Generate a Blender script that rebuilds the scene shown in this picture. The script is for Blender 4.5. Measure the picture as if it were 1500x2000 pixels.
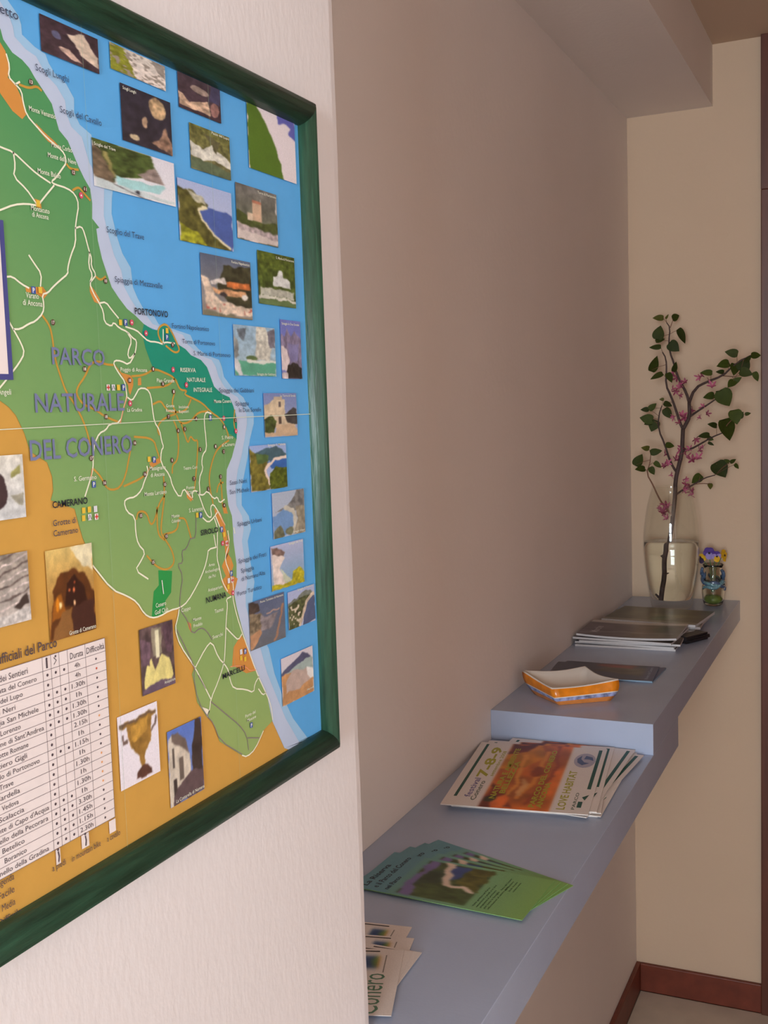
import bpy, bmesh, math, random
import numpy as np
from mathutils import Vector, Matrix
from mathutils.geometry import tessellate_polygon

for o in list(bpy.data.objects):
    bpy.data.objects.remove(o)
scene = bpy.context.scene
COL = scene.collection

# ------------------------------------------------------------------ camera
F_PX = 2128.75
FW = Vector((-0.41739325, 0.90387273, -0.09379207))
RT = Vector((0.9086783, 0.41619939, -0.03289093))
UP = Vector((-0.00930699, 0.09895527, 0.99504836))
EYE = Vector((0, 0, 1.6))
cam_d = bpy.data.cameras.new('camera')
cam = bpy.data.objects.new('camera', cam_d)
COL.objects.link(cam)
cam_d.sensor_fit = 'VERTICAL'
cam_d.sensor_height = 24
cam_d.sensor_width = 18
cam_d.lens = 24 * F_PX / 2000
cam_d.clip_start = 0.02
m3 = Matrix((RT, UP, -FW)).transposed()
cam.matrix_world = Matrix.Translation(EYE) @ m3.to_4x4()
scene.camera = cam

# ------------------------------------------------------------------ light and exposure
scene.view_settings.view_transform = 'Standard'
scene.view_settings.look = 'None'
scene.view_settings.gamma = 1
scene.view_settings.use_curve_mapping = False
scene.view_settings.exposure = 0.14
w = bpy.data.worlds.new('sky'); scene.world = w
w.use_nodes = True
bg = w.node_tree.nodes['Background']
bg.inputs[0].default_value = (0.75, 0.86, 1.0, 1)
bg.inputs[1].default_value = 0.6


def area(name, loc, rot, sx, sy, power, col):
    d = bpy.data.lights.new(name, 'AREA')
    d.shape = 'RECTANGLE'; d.size = sx; d.size_y = sy
    d.energy = power; d.color = col
    o = bpy.data.objects.new(name, d)
    o.location = loc; o.rotation_euler = rot
    COL.objects.link(o)
    return o


# daylight by two unseen windows behind the camera, built to light the scene
area('unseen_side_daylight', (1.86, -0.15, 1.80), (0, math.radians(90), 0), 1.05, 1.25, 18, (0.95, 0.98, 1.0))
area('unseen_rear_daylight', (0.18, -2.52, 1.60), (math.radians(90), 0, 0), 0.80, 1.20, 112, (0.80, 0.92, 1.0))

# ------------------------------------------------------------------ geometry constants (metres)
X_L = -0.42          # face of the near wall that carries the map
Y_C = 0.845          # end of that wall, where the recess begins
X_A = -0.605         # face of the recess wall
Y_B = 2.861          # face of the end wall
Z_CEIL = 2.4625
Z_SOF = 2.3155
X_SOF = -0.394
X_SH = -0.332        # shelf front
Z_U, T_U = 1.0863, 0.0509
Z_L, T_L = 1.0354, 0.0532
Y_UN = 1.7145        # near end of the upper shelf
Y_LF = 1.944         # far end of the lower shelf
X_DOOR = -0.2796
X_R, Y_REAR = 1.75, -2.45
X_CORR, Y_CORR = 0.75, 0.55


def ray(u, v):
    return FW + RT * ((u - 750) / F_PX) - UP * ((v - 1000) / F_PX)


def on_x(u, v, x):
    d = ray(u, v); return EYE + d * ((x - EYE.x) / d.x)


def on_y(u, v, y):
    d = ray(u, v); return EYE + d * ((y - EYE.y) / d.y)


def on_z(u, v, z):
    d = ray(u, v); return EYE + d * ((z - EYE.z) / d.z)


# ------------------------------------------------------------------ helpers
def lin(c):
    out = []
    for k in c[:3]:
        k = max(k, 0) / 255.0
        out.append(k / 12.92 if k <= 0.04045 else ((k + 0.055) / 1.055) ** 2.4)
    return tuple(out)


MATS = {}


def mat(name, rgb=None, rough=0.6, spec=0.5, noise=0.0, nscale=30, bump=0.0, bscale=200, stretch=(1, 1, 1), metallic=0, coat=0, linear=False, trans=0, ior=1.45, sss=0):
    if name in MATS:
        return MATS[name]
    m = bpy.data.materials.new(name); m.use_nodes = True
    nt = m.node_tree; b = nt.nodes['Principled BSDF']
    c = rgb if linear else lin(rgb)
    b.inputs['Base Color'].default_value = (*c, 1)
    b.inputs['Roughness'].default_value = rough
    b.inputs['Specular IOR Level'].default_value = spec
    b.inputs['Metallic'].default_value = metallic
    b.inputs['Coat Weight'].default_value = coat
    b.inputs['Transmission Weight'].default_value = trans
    b.inputs['IOR'].default_value = ior
    if noise or bump:
        tc = nt.nodes.new('ShaderNodeTexCoord')
        mp = nt.nodes.new('ShaderNodeMapping'); mp.inputs['Scale'].default_value = stretch
        nt.links.new(tc.outputs['Object'], mp.inputs[0])
    if noise:
        n = nt.nodes.new('ShaderNodeTexNoise'); n.inputs['Scale'].default_value = nscale; n.inputs['Detail'].default_value = 4
        nt.links.new(mp.outputs[0], n.inputs['Vector'])
        mr = nt.nodes.new('ShaderNodeMapRange')
        mr.inputs['To Min'].default_value = 1 - noise; mr.inputs['To Max'].default_value = 1 + noise
        mr.inputs['From Min'].default_value = 0.25; mr.inputs['From Max'].default_value = 0.75
        nt.links.new(n.outputs['Fac'], mr.inputs['Value'])
        vm = nt.nodes.new('ShaderNodeVectorMath'); vm.operation = 'SCALE'
        vm.inputs[0].default_value = c
        nt.links.new(mr.outputs[0], vm.inputs['Scale'])
        nt.links.new(vm.outputs[0], b.inputs['Base Color'])
    if bump:
        n2 = nt.nodes.new('ShaderNodeTexNoise'); n2.inputs['Scale'].default_value = bscale; n2.inputs['Detail'].default_value = 3
        nt.links.new(mp.outputs[0], n2.inputs['Vector'])
        bp = nt.nodes.new('ShaderNodeBump'); bp.inputs['Strength'].default_value = bump; bp.inputs['Distance'].default_value = 0.002
        nt.links.new(n2.outputs['Fac'], bp.inputs['Height'])
        nt.links.new(bp.outputs[0], b.inputs['Normal'])
    MATS[name] = m
    return m


def printed(name='printed_picture', rough=0.45, gain=1.0):
    """paper print whose colours are laid out per picture in the mesh attribute 'ink'"""
    if name in MATS:
        return MATS[name]
    m = bpy.data.materials.new(name); m.use_nodes = True
    nt = m.node_tree; b = nt.nodes['Principled BSDF']
    a = nt.nodes.new('ShaderNodeAttribute'); a.attribute_name = 'ink'
    tc = nt.nodes.new('ShaderNodeTexCoord')
    n = nt.nodes.new('ShaderNodeTexNoise'); n.inputs['Scale'].default_value = 900
    nt.links.new(tc.outputs['Object'], n.inputs['Vector'])
    mr = nt.nodes.new('ShaderNodeMapRange'); mr.inputs['To Min'].default_value = 0.85 * gain; mr.inputs['To Max'].default_value = 1.15 * gain
    nt.links.new(n.outputs['Fac'], mr.inputs['Value'])
    vm = nt.nodes.new('ShaderNodeVectorMath'); vm.operation = 'SCALE'
    nt.links.new(a.outputs['Color'], vm.inputs[0]); nt.links.new(mr.outputs[0], vm.inputs['Scale'])
    nt.links.new(vm.outputs[0], b.inputs['Base Color'])
    b.inputs['Roughness'].default_value = rough
    MATS[name] = m
    return m


def world_loc(o):
    v = Vector((0, 0, 0))
    while o is not None:
        v += o.location; o = o.parent
    return v


def link(o, parent=None):
    COL.objects.link(o)
    if parent is not None:
        o.parent = parent
    return o


def mk(name, verts, faces, m, parent=None, smooth=False, origin=None):
    """one mesh object; verts are world coordinates"""
    base = world_loc(parent) if parent is not None else Vector((0, 0, 0))
    org = Vector(origin) if origin is not None else base
    me = bpy.data.meshes.new(name)
    me.from_pydata([tuple(Vector(v) - org) for v in verts], [], faces)
    me.materials.append(m)
    if smooth:
        for p in me.polygons: p.use_smooth = True
    me.update()
    o = bpy.data.objects.new(name, me)
    o.location = org - base
    return link(o, parent)


def thing(name, loc, label, cat, group=None):
    o = bpy.data.objects.new(name, None); o.location = loc; o.empty_display_size = 0.05
    COL.objects.link(o)
    return tag(o, label, cat, group)


def tag(o, label=None, cat=None, group=None, kind=None):
    if label: o['label'] = label
    if cat: o['category'] = cat
    if group: o['group'] = group
    if kind: o['kind'] = kind
    return o


def struct(o, label=None, cat=None):
    o['kind'] = 'structure'
    if label: o['label'] = label
    if cat: o['category'] = cat
    return o


def box_vf(x0, x1, y0, y1, z0, z1):
    v = [(x, y, z) for x in (x0, x1) for y in (y0, y1) for z in (z0, z1)]
    f = [(0, 1, 3, 2), (4, 6, 7, 5), (0, 4, 5, 1), (2, 3, 7, 6), (0, 2, 6, 4), (1, 5, 7, 3)]
    return v, f


def box(name, b, m, parent=None, bevel=0.0, origin=None):
    v, f = box_vf(*b)
    if origin is None and parent is None:
        origin = ((b[0] + b[1]) / 2, (b[2] + b[3]) / 2, b[4])
    o = mk(name, v, f, m, parent, origin=origin)
    if bevel:
        bm = bmesh.new(); bm.from_mesh(o.data)
        bmesh.ops.bevel(bm, geom=bm.edges[:], offset=bevel, segments=2, affect='EDGES', profile=0.5)
        bm.to_mesh(o.data); bm.free()
        for p in o.data.polygons: p.use_smooth = False
    return o


def tube_vf(pts, radii, n=8, cap=True):
    """swept round tube along points"""
    V, Fc = [], []
    pts = [Vector(p) for p in pts]
    prev = None
    for i, p in enumerate(pts):
        t = (pts[min(i + 1, len(pts) - 1)] - pts[max(i - 1, 0)]).normalized()
        if prev is None:
            a = Vector((0, 0, 1)) if abs(t.z) < 0.9 else Vector((1, 0, 0))
            u = t.cross(a).normalized()
        else:
            u = (prev - t * prev.dot(t)).normalized()
        prev = u
        w_ = t.cross(u)
        r = radii[i] if hasattr(radii, '__len__') else radii
        for k in range(n):
            an = 2 * math.pi * k / n
            V.append(p + (u * math.cos(an) + w_ * math.sin(an)) * r)
    for i in range(len(pts) - 1):
        for k in range(n):
            a, b = i * n + k, i * n + (k + 1) % n
            Fc.append((a, b, b + n, a + n))
    if cap:
        Fc.append(tuple(range(n))[::-1]); Fc.append(tuple((len(pts) - 1) * n + k for k in range(n)))
    return V, Fc


def lathe_vf(profile, c, n=32, close=False):
    V, Fc = [], []
    for r, z in profile:
        for k in range(n):
            a = 2 * math.pi * k / n
            V.append((c[0] + r * math.cos(a), c[1] + r * math.sin(a), c[2] + z))
    L = len(profile)
    for i in range(L if close else L - 1):
        j = (i + 1) % L
        for k in range(n):
            k2 = (k + 1) % n
            Fc.append((i * n + k, i * n + k2, j * n + k2, j * n + k))
    if not close:
        if profile[0][0] > 0: Fc.append(tuple(range(n))[::-1])
        if profile[-1][0] > 0: Fc.append(tuple((L - 1) * n + k for k in range(n)))
    return V, Fc


# --- flat print -----------------------------------------------------------
def text_geo(txt, bold=0.0):
    cu = bpy.data.curves.new('t', 'FONT'); cu.body = txt; cu.size = 1.0; cu.resolution_u = 2; cu.offset = bold
    ob = bpy.data.objects.new('t', cu)
    me = bpy.data.meshes.new_from_object(ob)
    v = [(p.co.x, p.co.y) for p in me.vertices]; f = [tuple(p.vertices) for p in me.polygons]
    bpy.data.objects.remove(ob); bpy.data.curves.remove(cu); bpy.data.meshes.remove(me)
    return v, f


class Ink:
    """collects flat printed shapes of one colour; place(a, b, h) maps page coordinates to space"""
    def __init__(self, place):
        self.place = place; self.v = []; self.f = []

    def poly(self, pts, h):
        n = len(self.v)
        self.v += [self.place(a, b, h) for a, b in pts]
        if len(pts) < 3: return
        else:
            tris = [(0, 1, 2), (0, 2, 3)][:len(pts) - 2] if len(pts) <= 4 else tessellate_polygon([[Vector((a, b, 0)) for a, b in pts]])
            for t in tris:
                (ax, ay), (bx, by), (cx, cy) = (pts[i] for i in t)
                if (bx - ax) * (cy - ay) - (by - ay) * (cx - ax) < 0: t = (t[0], t[2], t[1])
                self.f.append(tuple(n + i for i in t))

    def line(self, pts, wd, h, smooth=1):
        for _ in range(smooth):
            q = [pts[0]]
            for i in range(len(pts) - 1):
                (ax, ay), (bx, by) = pts[i], pts[i + 1]
                q += [(ax * .75 + bx * .25, ay * .75 + by * .25), (ax * .25 + bx * .75, ay * .25 + by * .75)]
            q.append(pts[-1]); pts = q
        n = len(self.v); L = len(pts)
        for i, (x, y) in enumerate(pts):
            x0, y0 = pts[max(i - 1, 0)]; x1, y1 = pts[min(i + 1, L - 1)]
            dx, dy = x1 - x0, y1 - y0; d = math.hypot(dx, dy) or 1
            nx, ny = -dy / d * wd / 2, dx / d * wd / 2
            self.v += [self.place(x + nx, y + ny, h), self.place(x - nx, y - ny, h)]
        for i in range(L - 1):
            k = n + 2 * i
            self.f.append((k, k + 1, k + 3, k + 2))

    def disc(self, x, y, r, h, n=12, ry=None):
        self.poly([(x + r * math.cos(2 * math.pi * k / n), y + (ry or r) * math.sin(2 * math.pi * k / n)) for k in range(n)], h)

    def text(self, txt, a, b, cap, h, bold=0.0):
        """baseline from a to b (page coordinates), capital height cap"""
        v, f = text_geo(txt, bold)
        if not v: return
        x0 = min(p[0] for p in v); x1 = max(p[0] for p in v)
        L = math.hypot(b[0] - a[0], b[1] - a[1])
        ex = ((b[0] - a[0]) / L, (b[1] - a[1]) / L); ey = (-ex[1], ex[0])
        sx = L / max(x1 - x0, 1e-6); sy = cap / 0.70
        n = len(self.v)
        for x, y in v:
            p, q = (x - x0) * sx, y * sy
            self.v.append(self.place(a[0] + ex[0] * p + ey[0] * q, a[1] + ex[1] * p + ey[1] * q, h))
        self.f += [tuple(i + n for i in t) for t in f]

    def build(self, name, m, parent, label=None, stuff=False):
        o = mk(name, self.v, self.f, m, parent)
        if label: o['label'] = label
        if stuff: o['kind'] = 'stuff'
        return o


RNG = np.random.RandomState(7)


def vnoise(U, V, freq, seed):
    r = np.random.RandomState(seed); n = int(freq) + 3
    L = r.rand(n, n)
    x = U * freq; y = V * freq
    xi = np.clip(np.floor(x).astype(int), 0, n - 2); yi = np.clip(np.floor(y).astype(int), 0, n - 2)
    fx = x - xi; fy = y - yi
    fx = fx * fx * (3 - 2 * fx); fy = fy * fy * (3 - 2 * fy)
    return (L[yi, xi] * (1 - fx) + L[yi, xi + 1] * fx) * (1 - fy) + (L[yi + 1, xi] * (1 - fx) + L[yi + 1, xi + 1] * fx) * fy


def inpoly(U, V, poly):
    r = np.zeros(U.shape, bool); n = len(poly)
    for i in range(n):
        x0, y0 = poly[i]; x1, y1 = poly[(i + 1) % n]
        if y0 == y1: continue
        c = ((y0 > V) != (y1 > V)) & (U < (x1 - x0) * (V - y0) / (y1 - y0) + x0)
        r ^= c
    return r


def paint(ops, nu=36, nv=36, seed=1):
    """a small printed photograph: ops are laid over one another; u to the right, v upwards"""
    u = np.linspace(0, 1, nu + 1); v = np.linspace(0, 1, nv + 1)
    U, V = np.meshgrid(u, v)
    wob = (vnoise(U, V, 9, seed + 50) - .5) * .05
    Uw, Vw = U + wob, V + (vnoise(U, V, 9, seed + 51) - .5) * .05
    C = np.zeros(U.shape + (3,))
    for k, op in enumerate(ops):
        t = op[0]; amp, fr = 0, 8
        if t == 'g':
            top, bot = np.array(op[1], float), np.array(op[2], float)
            col = bot + (top - bot) * V[..., None]; mask = np.ones(U.shape, bool)
            amp = op[3] if len(op) > 3 else 0; fr = op[4] if len(op) > 4 else 8
        elif t == 'p':
            mask = inpoly(Uw, Vw, op[1]); col = np.array(op[2], float) + np.zeros(C.shape)
            amp = op[3] if len(op) > 3 else 0; fr = op[4] if len(op) > 4 else 8
        elif t == 'r':   # sharp rectangle u0,v0,u1,v1
            a, b_, c_, d = op[1]
            mask = (U >= a) & (U <= c_) & (V >= b_) & (V <= d); col = np.array(op[2], float) + np.zeros(C.shape)
            amp = op[3] if len(op) > 3 else 0; fr = op[4] if len(op) > 4 else 8
        elif t == 'e':
            cx, cy, rx, ry = op[1]
            mask = ((Uw - cx) / rx) ** 2 + ((Vw - cy) / ry) ** 2 < 1; col = np.array(op[2], float) + np.zeros(C.shape)
            amp = op[3] if len(op) > 3 else 0; fr = op[4] if len(op) > 4 else 8
        elif t == 'l':
            mask = np.zeros(U.shape, bool); P = op[1]
            for i in range(len(P) - 1):
                (x0, y0), (x1, y1) = P[i], P[i + 1]
                dx, dy = x1 - x0, y1 - y0
                s = np.clip(((Uw - x0) * dx + (Vw - y0) * dy) / (dx * dx + dy * dy + 1e-9), 0, 1)
                mask |= (Uw - x0 - s * dx) ** 2 + (Vw - y0 - s * dy) ** 2 < (op[3] / 2) ** 2
            col = np.array(op[2], float) + np.zeros(C.shape)
            amp = op[4] if len(op) > 4 else 0; fr = op[5] if len(op) > 5 else 8
        elif t == 's':   # speckles where noise is high: color, threshold, freq, region polygon
            mask = vnoise(U, V, op[3], seed * 13 + k) > op[2]
            if len(op) > 4: mask &= inpoly(Uw, Vw, op[4])
            col = np.array(op[1], float) + np.zeros(C.shape)
        if amp:
            nz = vnoise(U, V, fr, seed * 7 + k) * .6 + vnoise(U, V, fr * 2.3, seed * 7 + k + 90) * .4
            col = col * (1 + (nz[..., None] - .5) * 2 * amp)
        C[mask] = col[mask]
    for _ in range(2):
        P = np.pad(C, ((1, 1), (1, 1), (0, 0)), 'edge')
        C = (P[:-2, 1:-1] + P[2:, 1:-1] + P[1:-1, :-2] + P[1:-1, 2:] + 3 * P[1:-1, 1:-1]) / 7
    C = np.clip(C, 0, 255) / 255
    return np.where(C <= .04045, C / 12.92, ((C + .055) / 1.055) ** 2.4)


def picture(name, corner_fn, ops, parent, nu=36, nv=36, seed=1, gain=1.0, m=None, label=None):
    """corner_fn(u, v) -> world point"""
    C = paint(ops, nu, nv, seed) * gain
    V = [corner_fn(i / nu, j / nv) for j in range(nv + 1) for i in range(nu + 1)]
    Fc = [(j * (nu + 1) + i, j * (nu + 1) + i + 1, (j + 1) * (nu + 1) + i + 1, (j + 1) * (nu + 1) + i) for j in range(nv) for i in range(nu)]
    o = mk(name, V, Fc, m or printed(), parent)
    at = o.data.color_attributes.new('ink', 'FLOAT_COLOR', 'POINT')
    buf = np.ones((len(V), 4), np.float32); buf[:, :3] = C.reshape(-1, 3)
    at.data.foreach_set('color', buf.ravel())
    if label: o['label'] = label
    return o


# ------------------------------------------------------------------ the room
M_WALL = mat('painted_plaster', (233, 224, 223), rough=0.75, spec=0.25, noise=0.02, nscale=5, bump=0.16, bscale=170, stretch=(1, 1, .5))
M_WALL2 = mat('cream_plaster', (232, 220, 214), rough=0.8, spec=0.2, noise=0.02, nscale=4, bump=0.2, bscale=90)
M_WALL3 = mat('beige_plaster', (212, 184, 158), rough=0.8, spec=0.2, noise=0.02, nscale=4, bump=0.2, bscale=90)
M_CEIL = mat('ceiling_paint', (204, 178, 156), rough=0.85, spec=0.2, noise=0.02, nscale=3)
M_WOOD = mat('red_brown_wood', (112, 52, 36), rough=0.42, spec=0.5, noise=0.22, nscale=9, stretch=(3, 3, 3))
M_DOOR = mat('dark_door_wood', (96, 52, 38), rough=0.4, noise=0.2, nscale=14, stretch=(6, 6, .5))
M_TILE = mat('floor_tile_stone', (204, 188, 170), rough=0.35, noise=0.1, nscale=14)
M_GROUT = mat('tile_joint', (120, 104, 90), rough=0.9)

# near wall with a slightly uneven plastered corner
bm = bmesh.new()
rnd = random.Random(3)
nz = 60
vs = []
for k in range(nz + 1):
    z = Z_CEIL * k / nz
    j = 0.0006 * math.sin(k * 1.3) + rnd.uniform(-.0005, .0005)
    ring = [(-0.75, Y_REAR), (X_L, Y_REAR), (X_L, Y_C - .012), (X_L - .0012, Y_C - .003 + j), (X_L - .004, Y_C + j * .6), (X_L - .02, Y_C), (-0.75, Y_C)]
    vs.append([bm.verts.new((x, y, z)) for x, y in ring])
for k in range(nz):
    n = len(vs[0])
    for i in range(n):
        bm.faces.new((vs[k][i], vs[k][(i + 1) % n], vs[k + 1][(i + 1) % n], vs[k + 1][i]))
bm.faces.new(vs[0][::-1]); bm.faces.new(vs[-1])
me = bpy.data.meshes.new('wall_left'); bm.to_mesh(me); bm.free(); me.materials.append(M_WALL)
struct(link(bpy.data.objects.new('wall_left', me)), 'pale pink plastered wall carrying the framed map')

struct(box('wall_recess', (-0.75, X_A, Y_C, Y_B + .12, 0, Z_CEIL), M_WALL2), 'shaded plaster wall behind the grey shelves')
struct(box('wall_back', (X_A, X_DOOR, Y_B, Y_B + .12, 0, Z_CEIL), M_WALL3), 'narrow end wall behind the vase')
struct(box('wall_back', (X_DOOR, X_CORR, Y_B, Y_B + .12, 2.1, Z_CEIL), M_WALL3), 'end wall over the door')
struct(box('unseen_wall_right', (X_CORR, X_CORR + .1, Y_CORR, Y_B + .12, 0, Z_CEIL), mat('warm_bounce_plaster', (214, 168, 128), rough=.8, noise=.03, nscale=5)))  # unseen wall; keeps side daylight off the recess, bounces warm light onto it
struct(box('unseen_partition', (X_CORR + .1, X_R, Y_CORR, Y_CORR + .1, 0, Z_CEIL), M_WALL2))  # unseen wall added to keep side daylight out of the recess


def wall_with_window(name, horizontal_axis, pos, thick, a0, a1, wa0, wa1, wz0, wz1):
    parts = [(a0, wa0, 0, Z_CEIL), (wa1, a1, 0, Z_CEIL), (wa0, wa1, 0, wz0), (wa0, wa1, wz1, Z_CEIL)]
    V, Fc = [], []
    for p0, p1, z0, z1 in parts:
        b = (pos, pos + thick, p0, p1, z0, z1) if horizontal_axis == 'y' else (p0, p1, pos, pos + thick, z0, z1)
        v, f = box_vf(*b); n = len(V); V += v; Fc += [tuple(i + n for i in t) for t in f]
    return struct(mk(name, V, Fc, M_WALL2))


wall_with_window('wall_side', 'y', X_R, .12, Y_REAR, Y_CORR + .1, -.8, 0.5, 1.25, 2.35)
wall_with_window('wall_rear', 'x', Y_REAR - .12, .12, -0.75, X_R + .12, -.22, 0.58, 1.0, 2.2)
M_FRAME = mat('window_frame_paint', (236, 234, 228), rough=0.4)
for nm, ax, pos, a0, a1, z0, z1 in (('unseen_window_1', 'y', X_R + .03, -.8, 0.5, 1.25, 2.35), ('unseen_window_2', 'x', Y_REAR - .09, -.22, .58, 1.0, 2.2)):  # unseen windows, built around the daylight lamps
    V, Fc = [], []
    mid = (z0 + z1) / 2
    for p0, p1, q0, q1 in ((a0, a1, z0, z0 + .05), (a0, a1, z1 - .05, z1), (a0, a0 + .05, z0, z1), (a1 - .05, a1, z0, z1), (a0, a1, mid - .03, mid + .03)):
        b = (pos, pos + .05, p0, p1, q0, q1) if ax == 'y' else (p0, p1, pos, pos + .05, q0, q1)
        v, f = box_vf(*b); n = len(V); V += v; Fc += [tuple(i + n for i in t) for t in f]
    struct(mk(nm, V, Fc, M_FRAME))

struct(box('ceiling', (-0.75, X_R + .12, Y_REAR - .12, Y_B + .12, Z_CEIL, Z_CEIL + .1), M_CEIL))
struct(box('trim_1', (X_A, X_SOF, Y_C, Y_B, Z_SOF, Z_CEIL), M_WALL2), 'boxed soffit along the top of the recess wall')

fl = struct(box('floor', (-0.75, X_R + .12, Y_REAR - .12, Y_B + .12, -.12, -.004), M_GROUT), 'pale stone tile floor')
tile_me = None
TS = 0.40
for i in range(-2, 5):
    for j in range(-7, 8):
        x0, y0 = X_A + .012 + TS * i, Y_B - .012 - TS * (j + 1)
        x1, y1 = x0 + TS, y0 + TS
        x0, y0 = max(x0, -.74), max(y0, Y_REAR - .1); x1, y1 = min(x1, X_R + .1), min(y1, Y_B)
        if x1 - x0 < .05 or y1 - y0 < .05 or (x1 < X_A + .02) or (x1 <= X_L + .02 and y0 < Y_C - .2): continue
        g = .0015
        full = abs(x1 - x0 - TS) < 1e-6 and abs(y1 - y0 - TS) < 1e-6
        if full and tile_me is not None:
            o = bpy.data.objects.new('tile', tile_me); o.location = Vector((x0, y0, 0)) - world_loc(fl); link(o, fl)
        else:
            o = box('tile', (x0 + g, x1 - g, y0 + g, y1 - g, -.004, 0), M_TILE, fl, origin=(x0, y0, 0))
            if full: tile_me = o.data

HB = 0.0764
struct(box('baseboard_left', (X_A, X_A + .012, Y_C, Y_B, 0, HB), M_WOOD, bevel=.002), 'red-brown wooden skirting under the shelves')
struct(box('baseboard_back', (X_A + .012, X_DOOR, Y_B - .012, Y_B, 0, HB), M_WOOD, bevel=.002), 'red-brown wooden skirting along the end wall')
# door in the end wall, only the casing edge shows
dr = bpy.data.objects.new('door_1', None); dr.location = (0.15, Y_B, 0); COL.objects.link(dr); struct(dr, 'dark wooden door casing at the right picture edge')
box('door_casing', (X_DOOR, X_DOOR + .09, Y_B - .02, Y_B + .1, 0, 2.1), M_DOOR, dr, .002)
box('door_casing', (X_CORR - .12, X_CORR, Y_B - .02, Y_B + .1, 0, 2.1), M_DOOR, dr, .002)
box('door_casing', (X_DOOR + .09, X_CORR - .12, Y_B - .02, Y_B + .1, 2.01, 2.1), M_DOOR, dr, .002)
box('door_leaf', (X_DOOR + .09, X_CORR - .12, Y_B + .02, Y_B + .06, 0, 2.01), M_DOOR, dr)
for z0, z1 in ((.15, .9), (1.05, 1.9)):
    box('door_panel', (X_DOOR + .19, X_CORR - .22, Y_B + .01, Y_B + .025, z0, z1), M_DOOR, dr, .004)
# the door wood goes on up to the ceiling as a dark strip
box('door_casing', (X_DOOR, X_DOOR + .09, Y_B - .02, Y_B - .0005, 2.1, Z_CEIL), M_DOOR, dr, .001)

# ------------------------------------------------------------------ shelves
M_SHELF = mat('grey_blue_lacquer', (170, 180, 204), rough=0.26, spec=0.6, noise=0.03, nscale=12, bump=0.05, bscale=300)
tag(box('wall_shelf', (X_A, X_SH, Y_C + .001, Y_LF, Z_L - T_L, Z_L), M_SHELF, bevel=.0008), 'lower grey-blue wall shelf holding the fanned leaflets', 'shelf')
tag(box('wall_shelf', (X_A, X_SH, Y_UN, Y_B, Z_U - T_U, Z_U), M_SHELF, bevel=.0008), 'upper grey-blue wall shelf carrying the glass vase and the bowl', 'shelf')

# ------------------------------------------------------------------ framed map
X_SHEET = X_L + 0.0053
K_INK = 1.16      # print colours were judged under the room light, this brings them back to ink colours


def ink_mat(name, rgb, rough=0.42):
    c = tuple(min(k * K_INK, 0.95) for k in lin(rgb))
    return mat(name, c, rough=rough, linear=True, spec=0.4, noise=0.03, nscale=60)


def mp_(u, v):
    """point of the sheet seen at pixel (u, v): (along the wall, height)"""
    p = on_x(u, v, X_SHEET); return (p.y, p.z)


def MP(L): return [mp_(*p) for p in L]


LAY = 0.00010


def place_map(a, b, h): return (X_SHEET + h * LAY, a, b)


S_R = mp_(604, 835)[0]; Z_T = mp_(580, 245)[1]; Z_B = mp_(628, 1425)[1]
S_L = S_R - 0.655
RW = 0.0222
fm = thing('framed_map', (X_L, (S_L + S_R) / 2, Z_B - RW), 'large tourist map in a dark green wooden frame on the wall', 'framed map')
M_GREEN = mat('green_stained_wood', (38, 84, 58), rough=0.38, spec=0.6, noise=0.35, nscale=16, bump=0.25, bscale=70, stretch=(1, 1, 1))
# moulding: (distance outwards from the sheet opening, height off the wall)
prof = [(0.0, 0.0), (0.0, 0.0075), (.002, .0112), (.0055, .0138), (.0100, .0148), (.0155, .0142), (.0195, .0118), (.0218, .0085), (.0222, .005), (.0222, 0.0)]
corners = [(S_L, Z_B), (S_R, Z_B), (S_R, Z_T), (S_L, Z_T)]
outv = [(-1, -1), (1, -1), (1, 1), (-1, 1)]


def grain(name, stretch):
    return mat(name, (36, 70, 52), rough=0.4, spec=0.6, noise=0.5, nscale=45, bump=0.35, bscale=60, stretch=stretch)


for i in range(4):
    j = (i + 1) % 4
    V = []
    for (cs, cz), (os_, oz) in ((corners[i], outv[i]), (corners[j], outv[j])):
        for d, h in prof:
            V.append((X_L + h, cs + os_ * d, cz + oz * d))
    n = len(prof)
    Fc = [(k, k + 1, n + k + 1, n + k) for k in range(n - 1)] + [tuple(range(n))[::-1], tuple(range(n, 2 * n))]
    o = mk('frame_rail', V, Fc, grain('green_grain_horizontal' if i % 2 == 0 else 'green_grain_vertical', (6, .5, 6) if i % 2 == 0 else (6, 6, .5)), fm)
    for p in o.data.polygons[:n - 1]: p.use_smooth = True
    bm = bmesh.new(); bm.from_mesh(o.data); bmesh.ops.recalc_face_normals(bm, faces=bm.faces); bm.to_mesh(o.data); bm.free()
v, f = box_vf(X_L, X_SHEET, S_L, S_R, Z_B, Z_T)
sheet = mk('map_sheet', v, f, ink_mat('map_ochre', (200, 152, 74)), fm)

coast = [(-40, -20), (-12, 30), (0, 58), (5, 77), (23, 103), (42, 117), (56, 133), (68, 154), (82, 175), (100, 203), (107, 229), (114, 254), (131, 275), (142, 301), (152, 325), (163, 348), (175, 369), (179, 397), (179, 427), (193, 445), (187, 447), (190, 470), (198, 505), (208, 535), (217, 561), (231, 582), (247, 603), (264, 617), (280, 633), (297, 644), (306, 645), (311, 636), (320, 631), (326, 638), (335, 654), (347, 673), (361, 682), (372, 694), (391, 703), (403, 717), (410, 736), (417, 755), (431, 769), (447, 776), (454, 792), (459, 808), (462, 827), (461, 858), (452, 893), (442, 917), (441, 952), (445, 987), (452, 1008), (454, 1033), (455, 1057), (461, 1101), (461, 1136), (456, 1157), (461, 1185), (473, 1232), (484, 1267), (500, 1315), (521, 1360), (535, 1403), (561, 1461)]


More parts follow.
